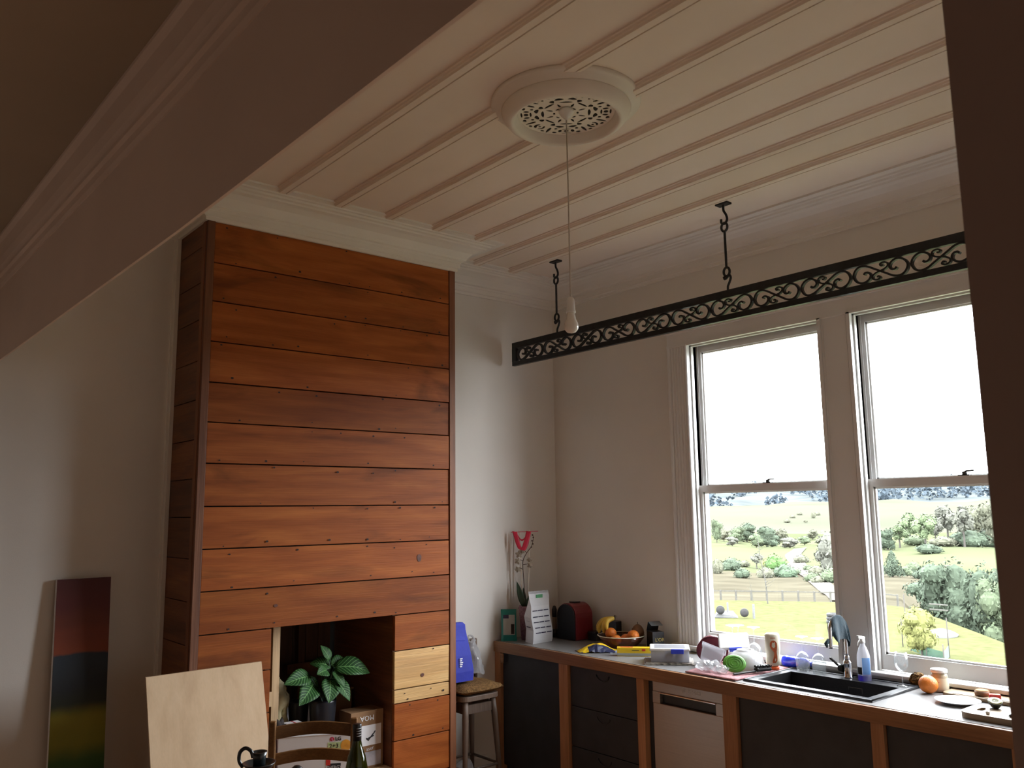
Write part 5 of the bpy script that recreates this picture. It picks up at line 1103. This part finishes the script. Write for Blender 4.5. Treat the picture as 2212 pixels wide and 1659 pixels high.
for a, b_ in zip(LT, LB): MB().tube([(a[0], a[1], .675), ((a[0]*.8+b_[0]*.2), (a[1]*.8+b_[1]*.2), .57), ((a[0]+b_[0])/2, (a[1]+b_[1])/2, .34), (b_[0], b_[1], 0)], [.019, .021, .017, .013], 10).build('leg', 'stool_wood', t)
for i in range(4):
    a, b_ = (Vector((*LT[i], .62)), Vector((*LT[(i+1) % 4], .62))); MB().bar(a, b_, .018, .055).build('apron_rail', 'stool_wood', t)
    f_ = .62; a, b_ = Vector((LT[i][0]*(1-f_)+LB[i][0]*f_, LT[i][1]*(1-f_)+LB[i][1]*f_, .26)), Vector((LT[(i+1) % 4][0]*(1-f_)+LB[(i+1) % 4][0]*f_, LT[(i+1) % 4][1]*(1-f_)+LB[(i+1) % 4][1]*f_, .26)); MB().tube([a, b_], .009, 8).build('foot_rung', 'stool_wood', t)
for x_ in (3.42, 3.648): MB().tube([(x_-.03, 4.745, .69), (x_+.004, 4.79, .84), (x_+.006, 4.83, .985)], .013, 8).build('back_post', 'stool_wood', t)
MB().box(3.395, 3.690, 4.815, 4.840, .925, .998).build('back_rail', 'stool_wood', t, bevel=.008)
t = thing('blue_bag', 'bright blue carrier bag standing on the stool beside the chimney', 'bag', (3.36, 4.60, .745))
b_ = MB(); lvl = [(.0, .085, .055), (.06, .088, .058), (.16, .075, .05), (.26, .056, .036), (.32, .046, .028), (.352, .044, .026), (.366, .030, .018)]
for i in range(len(lvl)-1):
    (h0, w0, d0), (h1, w1, d1) = lvl[i], lvl[i+1]; x_ = 3.363
    b_.add([(x_-w0, 4.60-d0, 0.786+h0), (x_+w0, 4.60-d0, 0.786+h0), (x_+w0, 4.60+d0, 0.786+h0), (x_-w0, 4.60+d0, 0.786+h0), (x_-w1, 4.60-d1, 0.786+h1), (x_+w1, 4.60-d1, 0.786+h1), (x_+w1, 4.60+d1, 0.786+h1), (x_-w1, 4.60+d1, 0.786+h1)], [(0, 1, 5, 4), (1, 2, 6, 5), (2, 3, 7, 6), (3, 0, 4, 7)])
b_.add([b_.v[-4], b_.v[-3], b_.v[-2], b_.v[-1]], [(0, 1, 2, 3)]); b_.add([b_.v[0], b_.v[1], b_.v[2], b_.v[3]], [(3, 2, 1, 0)]); b_.build('bag_body', 'blue_bag', t, bevel=.006)
MB().hexa([(3.312, 4.560, 1.040), (3.398, 4.560, 1.032), (3.398, 4.574, 1.032), (3.312, 4.574, 1.040)], [(3.310, 4.575, 1.108), (3.402, 4.575, 1.104), (3.402, 4.615, 1.110), (3.310, 4.615, 1.112)]).build('folded_flap', 'blue_bag', t, bevel=.008)
for i in range(5): MB().box(3.335, 3.352+.004*(i % 3), 4.538, 4.541, .880+i*.012, .886+i*.012).build('printed_line', 'white_card', t)
t = thing('plastic_bag', 'wrinkled clear plastic bag hanging from the stool back', 'bag', (3.50, 4.78, .75))
m = MB().grid(lambda u, v: Vector((3.612+(u-.5)*(.06+.15*(1-v)), 4.775-.09*math.sin(math.pi*u)*(1-v)**.6, .785+.215*v)), 14, 14); m.grid(lambda u, v: Vector((3.612+(u-.5)*(.06+.15*(1-v)), 4.785, .785+.215*v)), 8, 10); crumple(m, .022, 1.3, 16); m.sm = [False]*len(m.f); m.build('bag_body', 'bag_clear', t)
m = MB().tube(catmull([(3.59, 4.78, .98), (3.60, 4.80, 1.02), (3.63, 4.80, 1.018), (3.645, 4.78, .985)], 5), .006, 6); m.build('bag_handle', 'bag_clear', t)
t = thing('foil_bag', 'shiny crumpled plastic bag on the floor by the stool', 'bag', (3.40, 4.70, 0))
m = MB().sphere((0, 0, 0), 1, 16, 11); m.v = [Vector((3.425+p.x*.075, 4.66+p.y*.09, .135+p.z*.13)) for p in m.v]; crumple(m, .045, 8.8, 13); m.v = [Vector((p.x, p.y, max(.001, p.z))) for p in m.v]; m.sm = [False]*len(m.f); m.build('bag_body', 'bag_clear', t)
for i in range(4): m = MB().hexa([(3.375+i*.03, 4.60, .16+.02*(i % 2)), (3.395+i*.03, 4.585, .15), (3.40+i*.03, 4.60, .15), (3.38+i*.03, 4.615, .16)], [(3.380+i*.03, 4.59, .20+.03*(i % 2)), (3.402+i*.03, 4.580, .215), (3.405+i*.03, 4.59, .215), (3.383+i*.03, 4.60, .20+.03*(i % 2))]); m.build('foil_fold', 'foil', t)
# ------------------------------------------------------------------ the valley outside
mat('lawn_grass', (.049, .051, .024), .95, var=.16, scale=2.5, bump=.35, bscale=8, spec=0)
mat('paddock_grass', (.043, .039, .028), .95, var=.25, scale=.12, bump=.5, bscale=1, spec=0)
mat('field_grass', (.047, .052, .029), .95, var=.22, scale=.02, spec=0)
mat('hill_grass', (.050, .052, .038), .95, var=.14, scale=.008, spec=0)
mat('hazed_floor', (.046, .052, .052), .95, var=.4, scale=.02, spec=0)  # far ground, paled and blued to carry the distance haze
mat('gravel_track', (.06, .056, .05), .95, var=.1, scale=.5, spec=0)
for nm, c_ in (('foliage_dark', (0.04, 0.052, 0.036)), ('foliage_mid', (0.056, 0.07, 0.043)), ('foliage_olive', (0.068, 0.07, 0.05)), ('foliage_grey', (0.076, 0.078, 0.064)), ('foliage_bright', (0.05, 0.09, 0.032)), ('foliage_pale', (0.07, 0.09, 0.05)), ('foliage_yellow', (0.095, 0.098, 0.036)), ('foliage_haze', (0.034, 0.044, 0.053)), ('foliage_sea', (.050, .070, .046))):  # far ridge leaves have the distance haze in their base colour
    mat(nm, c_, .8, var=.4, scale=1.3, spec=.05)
ZPTS = [(5, -1.2), (12, -2.4), (20, -3.1), (33, -3.72), (45, -3.8), (55, -3.76), (58, -4.3), (100, -7.2), (150, -9.2), (175, -9.3), (220, -7.8), (262, -8.8), (330, -8.6), (420, -3.5), (520, 1.3), (600, 3.6), (680, 2.5), (800, 5), (1000, 15), (1300, 30), (1700, 42)]
def zprof(r):
    for (a, za), (b, zb_) in zip(ZPTS[:-1], ZPTS[1:]):
        if r <= b: f_ = (r-a)/(b-a); f_ = f_*f_*(3-2*f_)*.5+f_*.5; return za+(zb_-za)*f_
    return ZPTS[-1][1]
def edge_r(ph):
    return 55 if ph < 63.4 else (55-(ph-63.4)*2.45 if ph < 69.6 else max(30, 40-(ph-69.6)*1.0))
def warp(r, ph):       # compress radii so that the bank drops where the lawn ends
    e = edge_r(ph); return r*55/e if r < e else 55+(r-e)*(150-55)/(150-e) if r < 150 else r
def tz(r, ph):
    w_ = warp(r, ph); z = zprof(w_)
    e = edge_r(ph); g = min(1, max(0, (ph-63.8)/2.6)); g = g*g*(3-2*g); q = min(1, max(0, (r-e)/(74-e)))*min(1, max(0, (140-r)/50)); z -= 3.9*g*q*q*(3-2*q)
    if r > 60: z += noise.noise(Vector((r*.012, ph*.22, 0)))*min(2.4, (r-60)*.008)
    if r > 650: z += noise.noise(Vector((r*.004, ph*.35, 3)))*6+(ph-60)*.25
    return z
def tp(r, ph, dz=0): a = math.radians(ph); return Vector((r*math.sin(a), r*math.cos(a), tz(r, ph)+dz))
def land(name, rs, m):
    phs = [i*2.0 for i in range(-5, 76)]; mb = MB()
    for r in rs:
        for ph in phs: rr = r(ph) if callable(r) else r; mb.v.append(tp(rr, ph))
    n_ = len(phs)
    for i in range(len(rs)-1):
        for j in range(n_-1): mb.f.append([i*n_+j, (i+1)*n_+j, (i+1)*n_+j+1, i*n_+j+1]); mb.sm.append(True); mb.mi.append(0)
    return struct(name, mb, m)
E_ = lambda k: (lambda ph: edge_r(ph)*k)
land('lawn', [5.2, 9, 14, 20, 26, E_(.62), E_(.75), E_(.85), E_(.94), E_(1.0), E_(1.04)], 'lawn_grass')
land('paddock_field', [E_(1.035), 64, 75, 90, 105, 120, 135, 150, 158], 'paddock_grass')
land('green_field', [157, 175, 200, 220, 240, 262, 290, 330, 345], 'field_grass')
land('pasture_hill', [343, 380, 420, 460, 500, 540, 570, 600, 630, 660, 700], 'hill_grass')
land('far_hill', [690, 760, 840, 920, 1000, 1100, 1200, 1300, 1450, 1700], 'hazed_floor')
# gravel drive winding through the paddock
tr = MB(); pts = [(62, 60.9, 1.6), (84, 60.35, 1.6), (100, 59.9, 1.7), (116, 59.5, 2.0), (130, 59.1, 1.6), (142, 58.9, 1.5), (165, 58.4, 2.4), (185, 58.0, 3.2), (205, 57.95, 3.0), (222, 58.4, 2.5)]
for (r, ph, w_) in pts: dp = math.degrees(w_/r)*.6; tr.v += [tp(r, ph-dp, .12), tp(r, ph+dp, .12)]
for i in range(len(pts)-1): tr.f.append([2*i, 2*i+1, 2*i+3, 2*i+2]); tr.sm.append(True); tr.mi.append(0)
struct('path', tr, 'gravel_track')
# trees: unit crowns made of leaf tufts, shared between trees of a kind
def crown_mesh(name, m, lobes, n_, leaf, seed, conifer=False):
    rnd = random.Random(seed); mb = MB()
    for (cx_, cy_, cz_, r_, rz_) in lobes:
        mb.lathe([(max(1e-4, math.sin(math.pi*i/6))*r_*.80, -math.cos(math.pi*i/6)*rz_*.80) for i in range(7)], 8, (cx_, cy_, cz_))
    tot = sum(l[3]**2 for l in lobes)
    for (cx_, cy_, cz_, r_, rz_) in lobes:
        for k in range(int(n_*r_*r_/tot)):
            a = rnd.uniform(0, 2*math.pi); c_ = rnd.uniform(-.85, 1); s_ = math.sqrt(1-c_*c_); q = rnd.uniform(.78, 1.10)
            d_ = Vector((s_*math.cos(a), s_*math.sin(a), c_)); p = Vector((cx_+d_.x*r_*q, cy_+d_.y*r_*q, cz_+d_.z*rz_*q))
            if conifer: w_ = max(.03, (1.0-p.z)*.46); h_ = math.hypot(p.x, p.y); p.x, p.y = (p.x/h_*w_*q, p.y/h_*w_*q) if h_ > 1e-4 else (0, 0)
            l_ = leaf*rnd.uniform(.6, 1.5); e1, e2 = frame_of(d_+Vector((rnd.uniform(-.8, .8), rnd.uniform(-.8, .8), rnd.uniform(-.5, .8))))
            ro = rnd.uniform(0, 3); e1, e2 = e1*math.cos(ro)+e2*math.sin(ro), e2*math.cos(ro)-e1*math.sin(ro)
            mb.add([p-e1*l_, p-e2*l_*.5, p+e1*l_, p+e2*l_*.5], [(0, 1, 2, 3)])
    if conifer: mb.v[:len(lobes)*56] = [Vector((p.x*.9, p.y*.9, p.z)) for p in mb.v[:len(lobes)*56]]
    me = bpy.data.meshes.new(name); me.from_pydata(mb.v, [], mb.f); me.materials.append(MATS[m]); me.update(); return me
def lob(seed, n_, low=.35, spread_=.26, big=.24):
    rnd = random.Random(seed); out = [(0, 0, .62, big*1.1, .36)]
    for i in range(n_): a = i*2.4+rnd.random(); d_ = spread_*rnd.uniform(.6, 1); out.append((d_*math.cos(a), d_*math.sin(a), rnd.uniform(low, .82), big*rnd.uniform(.6, 1), big*rnd.uniform(.55, .8)))
    return out
CR = {}
def crown(kind, m):
    key = kind+m
    if key not in CR:
        sd = len(CR)*13+5
        if kind == 'round': CR[key] = crown_mesh('crown_'+key, m, [(0, 0, .34, .30, .30)]+lob(sd, 9, .20, .27, .25), 760, .045, sd)
        elif kind == 'bush': CR[key] = crown_mesh('crown_'+key, m, [(a, b_, .34+c_, .34, .40) for a, b_, c_ in ((0, 0, .1), (.2, .1, -.06), (-.2, .05, -.04), (.05, -.2, -.08), (-.1, .2, 0))], 420, .055, sd)
        elif kind == 'cone': CR[key] = crown_mesh('crown_'+key, m, [(0, 0, .2, .34, .2), (0, 0, .42, .25, .22), (0, 0, .64, .16, .2), (0, 0, .82, .08, .16)], 700, .04, sd, True)
        elif kind == 'big': CR[key] = crown_mesh('crown_'+key, m, lob(sd, 12, .25, .32, .22)+[(0, 0, .3, .3, .25)], 2600, .026, sd)
        elif kind == 'airy': CR[key] = crown_mesh('crown_'+key, m, [(a, b_, c_, .12, .14) for a, b_, c_ in ((0, 0, .75), (.18, 0, .6), (-.17, .08, .62), (.04, -.2, .5), (.1, .18, .55), (-.1, -.12, .72), (0, .05, .42))], 500, .042, sd)
    return CR[key]
tk = MB().tube([(0, 0, -.06), (.01, 0, .2), (-.01, .01, .42), (0, 0, .62)], [.032, .024, .018, .008], 7)
trunk_me = bpy.data.meshes.new('trunk'); trunk_me.from_pydata(tk.v, [], tk.f); trunk_me.materials.append(MATS['bark'])
def tree(ph, r, h, w_, kind, m, label, name='tree', group=None, z=None):
    p = tp(r, ph); t = thing(name, label, 'tree' if name != 'bush' else 'bush', p, group)
    t.rotation_euler = (0, 0, random.uniform(0, 6)); t.scale = (w_, w_, h)
    o = bpy.data.objects.new('crown', crown(kind, m)); C.objects.link(o); o.parent = t
    o = bpy.data.objects.new('trunk', trunk_me); C.objects.link(o); o.parent = t
    return t
tree(53.27, 262.0, 7.08, 4.23, 'round', 'foliage_mid', 'tall tree at the left edge of the left window view', 'tree', 'trees along the valley behind the left window')
tree(53.72, 276.1, 3.90, 4.47, 'round', 'foliage_olive', 'small olive tree beside the tall tree at the window edge', 'tree', 'trees along the valley behind the left window')
tree(54.23, 234.4, 2.63, 4.15, 'round', 'foliage_grey', 'grey leaved tree low in the valley row', 'tree', 'trees along the valley behind the left window')
tree(54.55, 266.0, 5.19, 6.68, 'round', 'foliage_mid', 'rounded tree left of the two darkest valley trees', 'tree', 'trees along the valley behind the left window')
tree(55.17, 276.1, 6.21, 8.18, 'round', 'foliage_dark', 'dark broad tree left of the bare dead tree top', 'tree', 'trees along the valley behind the left window')
tree(55.74, 245.5, 4.08, 4.74, 'round', 'foliage_mid', 'tree tucked between the two broad dark valley trees', 'tree', 'trees along the valley behind the left window')
tree(56.38, 258.0, 6.30, 9.23, 'round', 'foliage_dark', 'broadest dark tree in the valley row', 'tree', 'trees along the valley behind the left window')
tree(57.17, 280.3, 4.36, 6.71, 'round', 'foliage_olive', 'olive tree right of the broadest valley tree', 'tree', 'trees along the valley behind the left window')
tree(57.78, 239.9, 3.17, 6.12, 'round', 'foliage_grey', 'grey green tree in the middle right of the valley row', 'tree', 'trees along the valley behind the left window')
tree(58.67, 262.0, 2.69, 4.35, 'round', 'foliage_mid', 'small round tree near the mullion in the valley row', 'tree', 'trees along the valley behind the left window')
tree(59.18, 284.6, 3.27, 4.31, 'round', 'foliage_olive', 'upright olive tree near the mullion in the valley row', 'tree', 'trees along the valley behind the left window')
tree(59.72, 243.7, 2.22, 4.81, 'round', 'foliage_olive', 'last low tree of the valley row before the mullion', 'tree', 'trees along the valley behind the left window')
tree(53.22, 152.0, 3.21, 2.01, 'bush', 'foliage_olive', 'tall shrub at the left edge of the left window view', 'bush', 'shrubs at the paddock edge behind the left window')
tree(54.06, 160.5, 2.74, 4.02, 'bush', 'foliage_dark', 'dark wide shrub at the left of the paddock', 'bush', 'shrubs at the paddock edge behind the left window')
tree(54.72, 139.5, 1.98, 2.68, 'bush', 'foliage_dark', 'dark shrub second from the left of the paddock', 'bush', 'shrubs at the paddock edge behind the left window')
tree(54.94, 172.0, 1.53, 2.29, 'bush', 'foliage_olive', 'lone round shrub in the yellow field', 'bush', 'shrubs at the paddock edge behind the left window')
tree(55.69, 169.1, 3.21, 4.02, 'airy', 'foliage_grey', 'airy grey shrub left of the bare dead tree', 'bush', 'shrubs at the paddock edge behind the left window')
tree(56.19, 145.1, 2.25, 2.81, 'bush', 'foliage_olive', 'olive shrub right behind the bare dead tree', 'bush', 'shrubs at the paddock edge behind the left window')
tree(56.68, 176.0, 2.94, 4.46, 'bush', 'foliage_yellow', 'pale yellow shrub above the green clump', 'bush', 'shrubs at the paddock edge behind the left window')
tree(56.79, 171.2, 3.37, 4.35, 'bush', 'foliage_bright', 'bright green shrub in the middle of the left window', 'bush', 'shrubs at the paddock edge behind the left window')
tree(57.38, 146.9, 2.73, 3.96, 'bush', 'foliage_sea', 'blue green shrub beside the bright green one', 'bush', 'shrubs at the paddock edge behind the left window')
tree(57.90, 154.0, 1.48, 2.54, 'bush', 'foliage_mid', 'small shrub beside the gravel drive', 'bush', 'shrubs at the paddock edge behind the left window')
tree(58.43, 184.0, 2.00, 3.33, 'bush', 'foliage_olive', 'shrub right of the gravel drive bend', 'bush', 'shrubs at the paddock edge behind the left window')
tree(58.79, 161.8, 1.27, 1.95, 'bush', 'foliage_mid', 'small shrub farthest up the gravel drive', 'bush', 'shrubs at the paddock edge behind the left window')
tree(58.96, 128.0, 1.63, 2.13, 'bush', 'foliage_mid', 'shrub on the near bank of the gravel drive', 'bush', 'shrubs at the paddock edge behind the left window')
tree(59.38, 119.8, 1.23, 2.18, 'bush', 'foliage_olive', 'low shrub at the foot of the gravel drive', 'bush', 'shrubs at the paddock edge behind the left window')
tree(59.28, 148.8, 1.98, 2.93, 'bush', 'foliage_olive', 'olive shrub left of the tall grey tree', 'bush', 'shrubs at the paddock edge behind the left window')
tree(60.07, 140.0, 7.33, 5.54, 'round', 'foliage_grey', 'tall grey tree half hidden by the window mullion', 'tree', 'trees along the valley behind the left window')
tree(60.21, 119.8, 2.48, 3.29, 'bush', 'foliage_mid', 'green shrub under the tall grey tree', 'bush', 'shrubs at the paddock edge behind the left window')
tree(57.72, 399.9, 1.68, 3.00, 'bush', 'foliage_olive', 'leftmost tiny shrub of the hedge line on the pale hill', 'bush', 'hedge line on the pale hill')
tree(58.06, 430.0, 1.81, 2.91, 'bush', 'foliage_olive', 'second tiny shrub of the hedge line on the pale hill', 'bush', 'hedge line on the pale hill')
tree(58.49, 460.1, 1.94, 3.12, 'bush', 'foliage_olive', 'third tiny shrub of the hedge line on the pale hill', 'bush', 'hedge line on the pale hill')
tree(58.82, 399.9, 1.45, 1.81, 'bush', 'foliage_olive', 'fourth tiny shrub of the hedge line on the pale hill', 'bush', 'hedge line on the pale hill')
tree(59.30, 430.0, 3.65, 2.28, 'bush', 'foliage_olive', 'fifth tiny shrub of the hedge line on the pale hill', 'bush', 'hedge line on the pale hill')
tree(59.52, 460.1, 2.23, 3.49, 'bush', 'foliage_olive', 'last tiny shrub of the hedge line on the pale hill', 'bush', 'hedge line on the pale hill')
tree(63.49, 218.5, 5.18, 5.45, 'round', 'foliage_dark', 'dark tree at the left edge of the right window view', 'tree', 'trees on the slope behind the right window')
tree(64.16, 228.0, 6.29, 7.86, 'airy', 'foliage_pale', 'pale green feathery tree at the left of the slope', 'tree', 'trees on the slope behind the right window')
tree(64.78, 241.8, 8.99, 9.52, 'airy', 'foliage_pale', 'largest pale green feathery tree on the slope', 'tree', 'trees on the slope behind the right window')
tree(65.61, 212.0, 8.88, 9.08, 'airy', 'foliage_pale', 'tall pale green feathery tree on the slope', 'tree', 'trees on the slope behind the right window')
tree(66.15, 226.0, 7.20, 6.48, 'airy', 'foliage_grey', 'thin grey tree between the feathery trees', 'tree', 'trees on the slope behind the right window')
tree(66.82, 248.2, 10.98, 10.34, 'airy', 'foliage_grey', 'grey gum tree with pale trunk on the slope', 'tree', 'trees on the slope behind the right window')
tree(67.66, 219.5, 10.35, 8.15, 'airy', 'foliage_grey', 'taller grey gum tree on the slope', 'tree', 'trees on the slope behind the right window')
tree(68.09, 240.0, 9.96, 7.78, 'round', 'foliage_olive', 'olive crowned tree above the gum trees', 'tree', 'trees on the slope behind the right window')
tree(68.67, 254.7, 10.62, 9.54, 'round', 'foliage_grey', 'grey crowned tree near the doorway post', 'tree', 'trees on the slope behind the right window')
tree(69.26, 226.9, 11.31, 7.44, 'round', 'foliage_olive', 'tallest tree beside the doorway post', 'tree', 'trees on the slope behind the right window')
tree(67.86, 224.0, 4.93, 8.69, 'bush', 'foliage_dark', 'dark shrub at the foot of the gum trees', 'bush', 'shrubs below the slope behind the right window')
tree(68.82, 241.8, 5.21, 11.44, 'bush', 'foliage_dark', 'dark wide shrub at the foot of the tallest tree', 'bush', 'shrubs below the slope behind the right window')
tree(65.76, 204.6, 2.60, 5.20, 'bush', 'foliage_dark', 'dark low shrub at the foot of the feathery trees', 'bush', 'shrubs below the slope behind the right window')
tree(66.56, 222.0, 2.84, 6.39, 'bush', 'foliage_olive', 'olive shrub left of the dark shrubs on the slope', 'bush', 'shrubs below the slope behind the right window')
tree(65.00, 235.4, 3.12, 5.57, 'bush', 'foliage_mid', 'green shrub under the largest feathery tree', 'bush', 'shrubs below the slope behind the right window')
tree(63.65, 139.5, 4.18, 4.35, 'cone', 'foliage_dark', 'dark conical conifer at the left of the right window', 'tree', 'trees on the slope behind the right window')
tree(64.36, 148.0, 1.77, 2.79, 'bush', 'foliage_mid', 'round shrub right of the conifer', 'bush', 'shrubs below the slope behind the right window')
tree(64.77, 159.4, 2.11, 2.51, 'bush', 'foliage_mid', 'upright shrub second right of the conifer', 'bush', 'shrubs below the slope behind the right window')
tree(65.25, 137.6, 1.48, 2.83, 'bush', 'foliage_dark', 'shrub in front of the big dark trees left side', 'bush', 'shrubs below the slope behind the right window')
tree(66.16, 150.0, 1.72, 2.15, 'bush', 'foliage_mid', 'lone shrub above the big dark trees', 'bush', 'shrubs below the slope behind the right window')
tree(66.67, 160.5, 1.54, 3.34, 'bush', 'foliage_olive', 'olive shrub above the big dark trees', 'bush', 'shrubs below the slope behind the right window')
tree(67.02, 78.0, 8.01, 5.97, 'big', 'foliage_dark', 'tallest big dark tree below the lawn bank', 'tree', 'big dark trees below the lawn bank')
tree(65.78, 82.0, 5.42, 5.26, 'big', 'foliage_dark', 'spreading dark tree left of the tallest one below the bank', 'tree', 'big dark trees below the lawn bank')
tree(68.35, 76.0, 7.70, 5.49, 'big', 'foliage_dark', 'big dark tree between the tallest one and the doorway post', 'tree', 'big dark trees below the lawn bank')
tree(69.42, 74.0, 7.00, 4.42, 'big', 'foliage_mid', 'big tree half hidden by the doorway post', 'tree', 'big dark trees below the lawn bank')
tree(64.91, 36.5, 1.98, 1.49, 'round', 'foliage_yellow', 'yellow green shrub inside the teal net', 'bush', None)
# far wooded ridge: too many to count
fw_ = MB(); rnd = random.Random(3)
for i in range(1500):
    r = rnd.uniform(720, 1250); ph = rnd.uniform(40, 84); s_ = rnd.uniform(4, 8.5)
    if noise.noise(Vector((r*.006, ph*.5, 8))) < (.22 if ph < 58 else -.05): continue
    p = tp(r, ph)
    for k in range(15):
        a_ = rnd.uniform(0, 6.28); zz = rnd.random(); rr = s_*.62*math.sqrt(max(.05, 1-(2*zz-1)**2))*rnd.uniform(.4, 1); q = p+Vector((rr*math.cos(a_), rr*math.sin(a_), s_*1.35*zz)); l_ = s_*rnd.uniform(.16, .34)
        e1, e2 = frame_of(Vector((rnd.uniform(-1, 1), rnd.uniform(-1, 1), rnd.uniform(-.6, .8)))); fw_.add([q-e1*l_, q-e2*l_*.8, q+e1*l_, q+e2*l_*.8], [(0, 1, 2, 3)])
o = fw_.build('forest', 'foliage_haze'); tag(o, 'hazy blue green woodland on the far ridge', 'forest', kind='stuff')
# dead trees, fence, tyres and bits on the lawn
def twigs(name, ph, r, h, seed, label, spread_=.30, n_=26):
    rnd = random.Random(seed); base = tp(r, ph); t = thing(name, label, 'tree', base); a_ = math.radians(ph); sd = Vector((math.cos(a_), -math.sin(a_), 0))
    top_ = base+UZ*h-sd*h*.10; tr_ = [base-UZ*.3, base.lerp(top_, .35)+sd*h*.012, base.lerp(top_, .7)-sd*h*.01, top_]
    MB().tube(catmull(tr_, 4), [h*.009*(1-i/13)+h*.0025 for i in range(13)], 6).build('trunk', 'dead_wood', t)
    for i in range(n_):
        f_ = .22+.70*i/n_; p = base.lerp(top_, f_); an = rnd.uniform(0, 6.28); L_ = h*spread_*(1.05-f_)*rnd.uniform(.7, 1.2)
        e_ = p+sd*math.cos(an)*L_+Vector((sd.y, -sd.x, 0))*math.sin(an)*L_+UZ*L_*rnd.uniform(.1, .7); MB().tube([p, p.lerp(e_, .5)-UZ*L_*.05, e_], [h*.0035, h*.0025, h*.0015], 5).build('branch', 'dead_wood', t)
twigs('dead_tree', 56.25, 53.5, 3.85, 4, 'tall bare dead tree at the lawn edge')
twigs('dead_tree', 55.35, 54.2, 1.15, 9, 'small bare dead sapling beside the fence', .75, 9)
t = thing('paddock_fence', 'low post and rail fence along the far lawn edge', 'fence', tp(56, 57))
prev = None
for i in range(13):
    ph = 52.4+i*.95; e = edge_r(ph)+1.0; p = tp(e, ph); p.z = -4.15; q_ = p+UZ*.92
    MB().bar(p-UZ*.5, q_, .09, .09).build('post', 'dead_wood', t)
    if prev is not None: MB().bar(prev-UZ*.06, q_-UZ*.06, .03, .06).build('wire_rail', 'dead_wood', t)
    prev = q_
for i, dz in enumerate((0, .16, .32)):
    p = tp(45.5, 60.08); t = thing('old_tyre', ('lowest', 'middle', 'topmost')[i]+' tyre of the stack on the lawn', 'tyre', p+UZ*dz, 'stacked tyres on the lawn')
    MB().lathe([(.20, .0), (.30, .005), (.335, .04), (.335, .12), (.30, .155), (.20, .16), (.18, .12), (.18, .04)], 22, p+UZ*dz+Vector((.02*i, 0, 0)), closed=True).build('tread', 'tyre_rubber', t)
    MB().lathe([(.19, .05), (.205, .05), (.205, .11), (.19, .11)], 18, p+UZ*dz+Vector((.02*i, 0, 0)), closed=True).build('bead', 'tyre_rubber', t)
t = thing('old_trailer', 'white sheeted trailer frame on the left of the lawn', 'trailer', tp(46.5, 54.2))
b_ = tp(46.5, 54.05); s_ = Vector((math.cos(math.radians(54)), -math.sin(math.radians(54)), 0)); dpt = Vector((s_.y*-1, s_.x, 0))
MB().hexa([b_-s_*.95+UZ*.02, b_+s_*.25+UZ*.02, b_+s_*.25+dpt*.7+UZ*.02, b_-s_*.95+dpt*.7+UZ*.02], [b_-s_*.8+UZ*.22, b_+s_*.0+UZ*.14, b_+s_*.0+dpt*.7+UZ*.30, b_-s_*.8+dpt*.7+UZ*.30]).build('sheet', 'outdoor_white', t)
MB().bar(b_-s_*.25+dpt*.4, b_-s_*.25+dpt*.4+UZ*.75, .07, .07).build('mast', 'outdoor_white', t); MB().bar(b_+s_*1.05, b_+s_*1.05+UZ*.72, .09, .09).build('mast', 'outdoor_white', t)
for c_ in (-.62, .58): MB().lathe([(.06, 0), (.22, .02), (.22, .14), (.06, .16)], 16).xform(Matrix.Translation(b_+s_*c_+UZ*(.42 if c_ < 0 else .30)) @ Matrix.Rotation(math.radians(-54), 4, 'Z') @ Matrix.Rotation(math.radians(90), 4, 'X')).build('wheel', 'tyre_rubber', t)
t = thing('garden_net', 'teal wind net staked round the yellow shrub', 'net', tp(37.5, 65.3))
na, nb, nc = tp(37.6, 64.32), tp(34.8, 66.05), tp(36.6, 66.35)
m = MB().grid(lambda u, v: na.lerp(nb, u)+UZ*(.03+.42*v-.06*math.sin(math.pi*u)*v), 12, 2); m.grid(lambda u, v: nb.lerp(nc, u)+UZ*(.03+.42*v), 4, 2); m.build('net', 'net_teal', t)
for p, h in ((na, 1.5), (na.lerp(nb, .5), .6), (nb, .7), (nc, 1.45), (tp(38.2, 64.15), 2.1), (tp(38.6, 63.9), 1.1)): MB().tube([p-UZ*.2, p+UZ*h], .022, 6).build('stake', 'bark', t)
t = thing('white_tarp', 'white sheeted heap beyond the yellow shrub', 'tarp', tp(45, 66.3))
m = MB().sphere((0, 0, 0), 1, 18, 10); pt_ = tp(42.5, 66.05); m.v = [pt_+Matrix.Rotation(math.radians(-66), 3, 'Z') @ Vector((p.x*.62*(1+.12*math.sin(p.z*5)), p.y*.75, p.z*.30)) for p in m.v]; m.build('sheet', 'outdoor_white', t)
MB().bar(tp(46.8, 65.5, .9), tp(46.8, 66.5, .85), .06, .05).bar(tp(46.8, 65.5, .65), tp(46.8, 66.5, .6), .06, .05).build('rail', 'dead_wood', t)
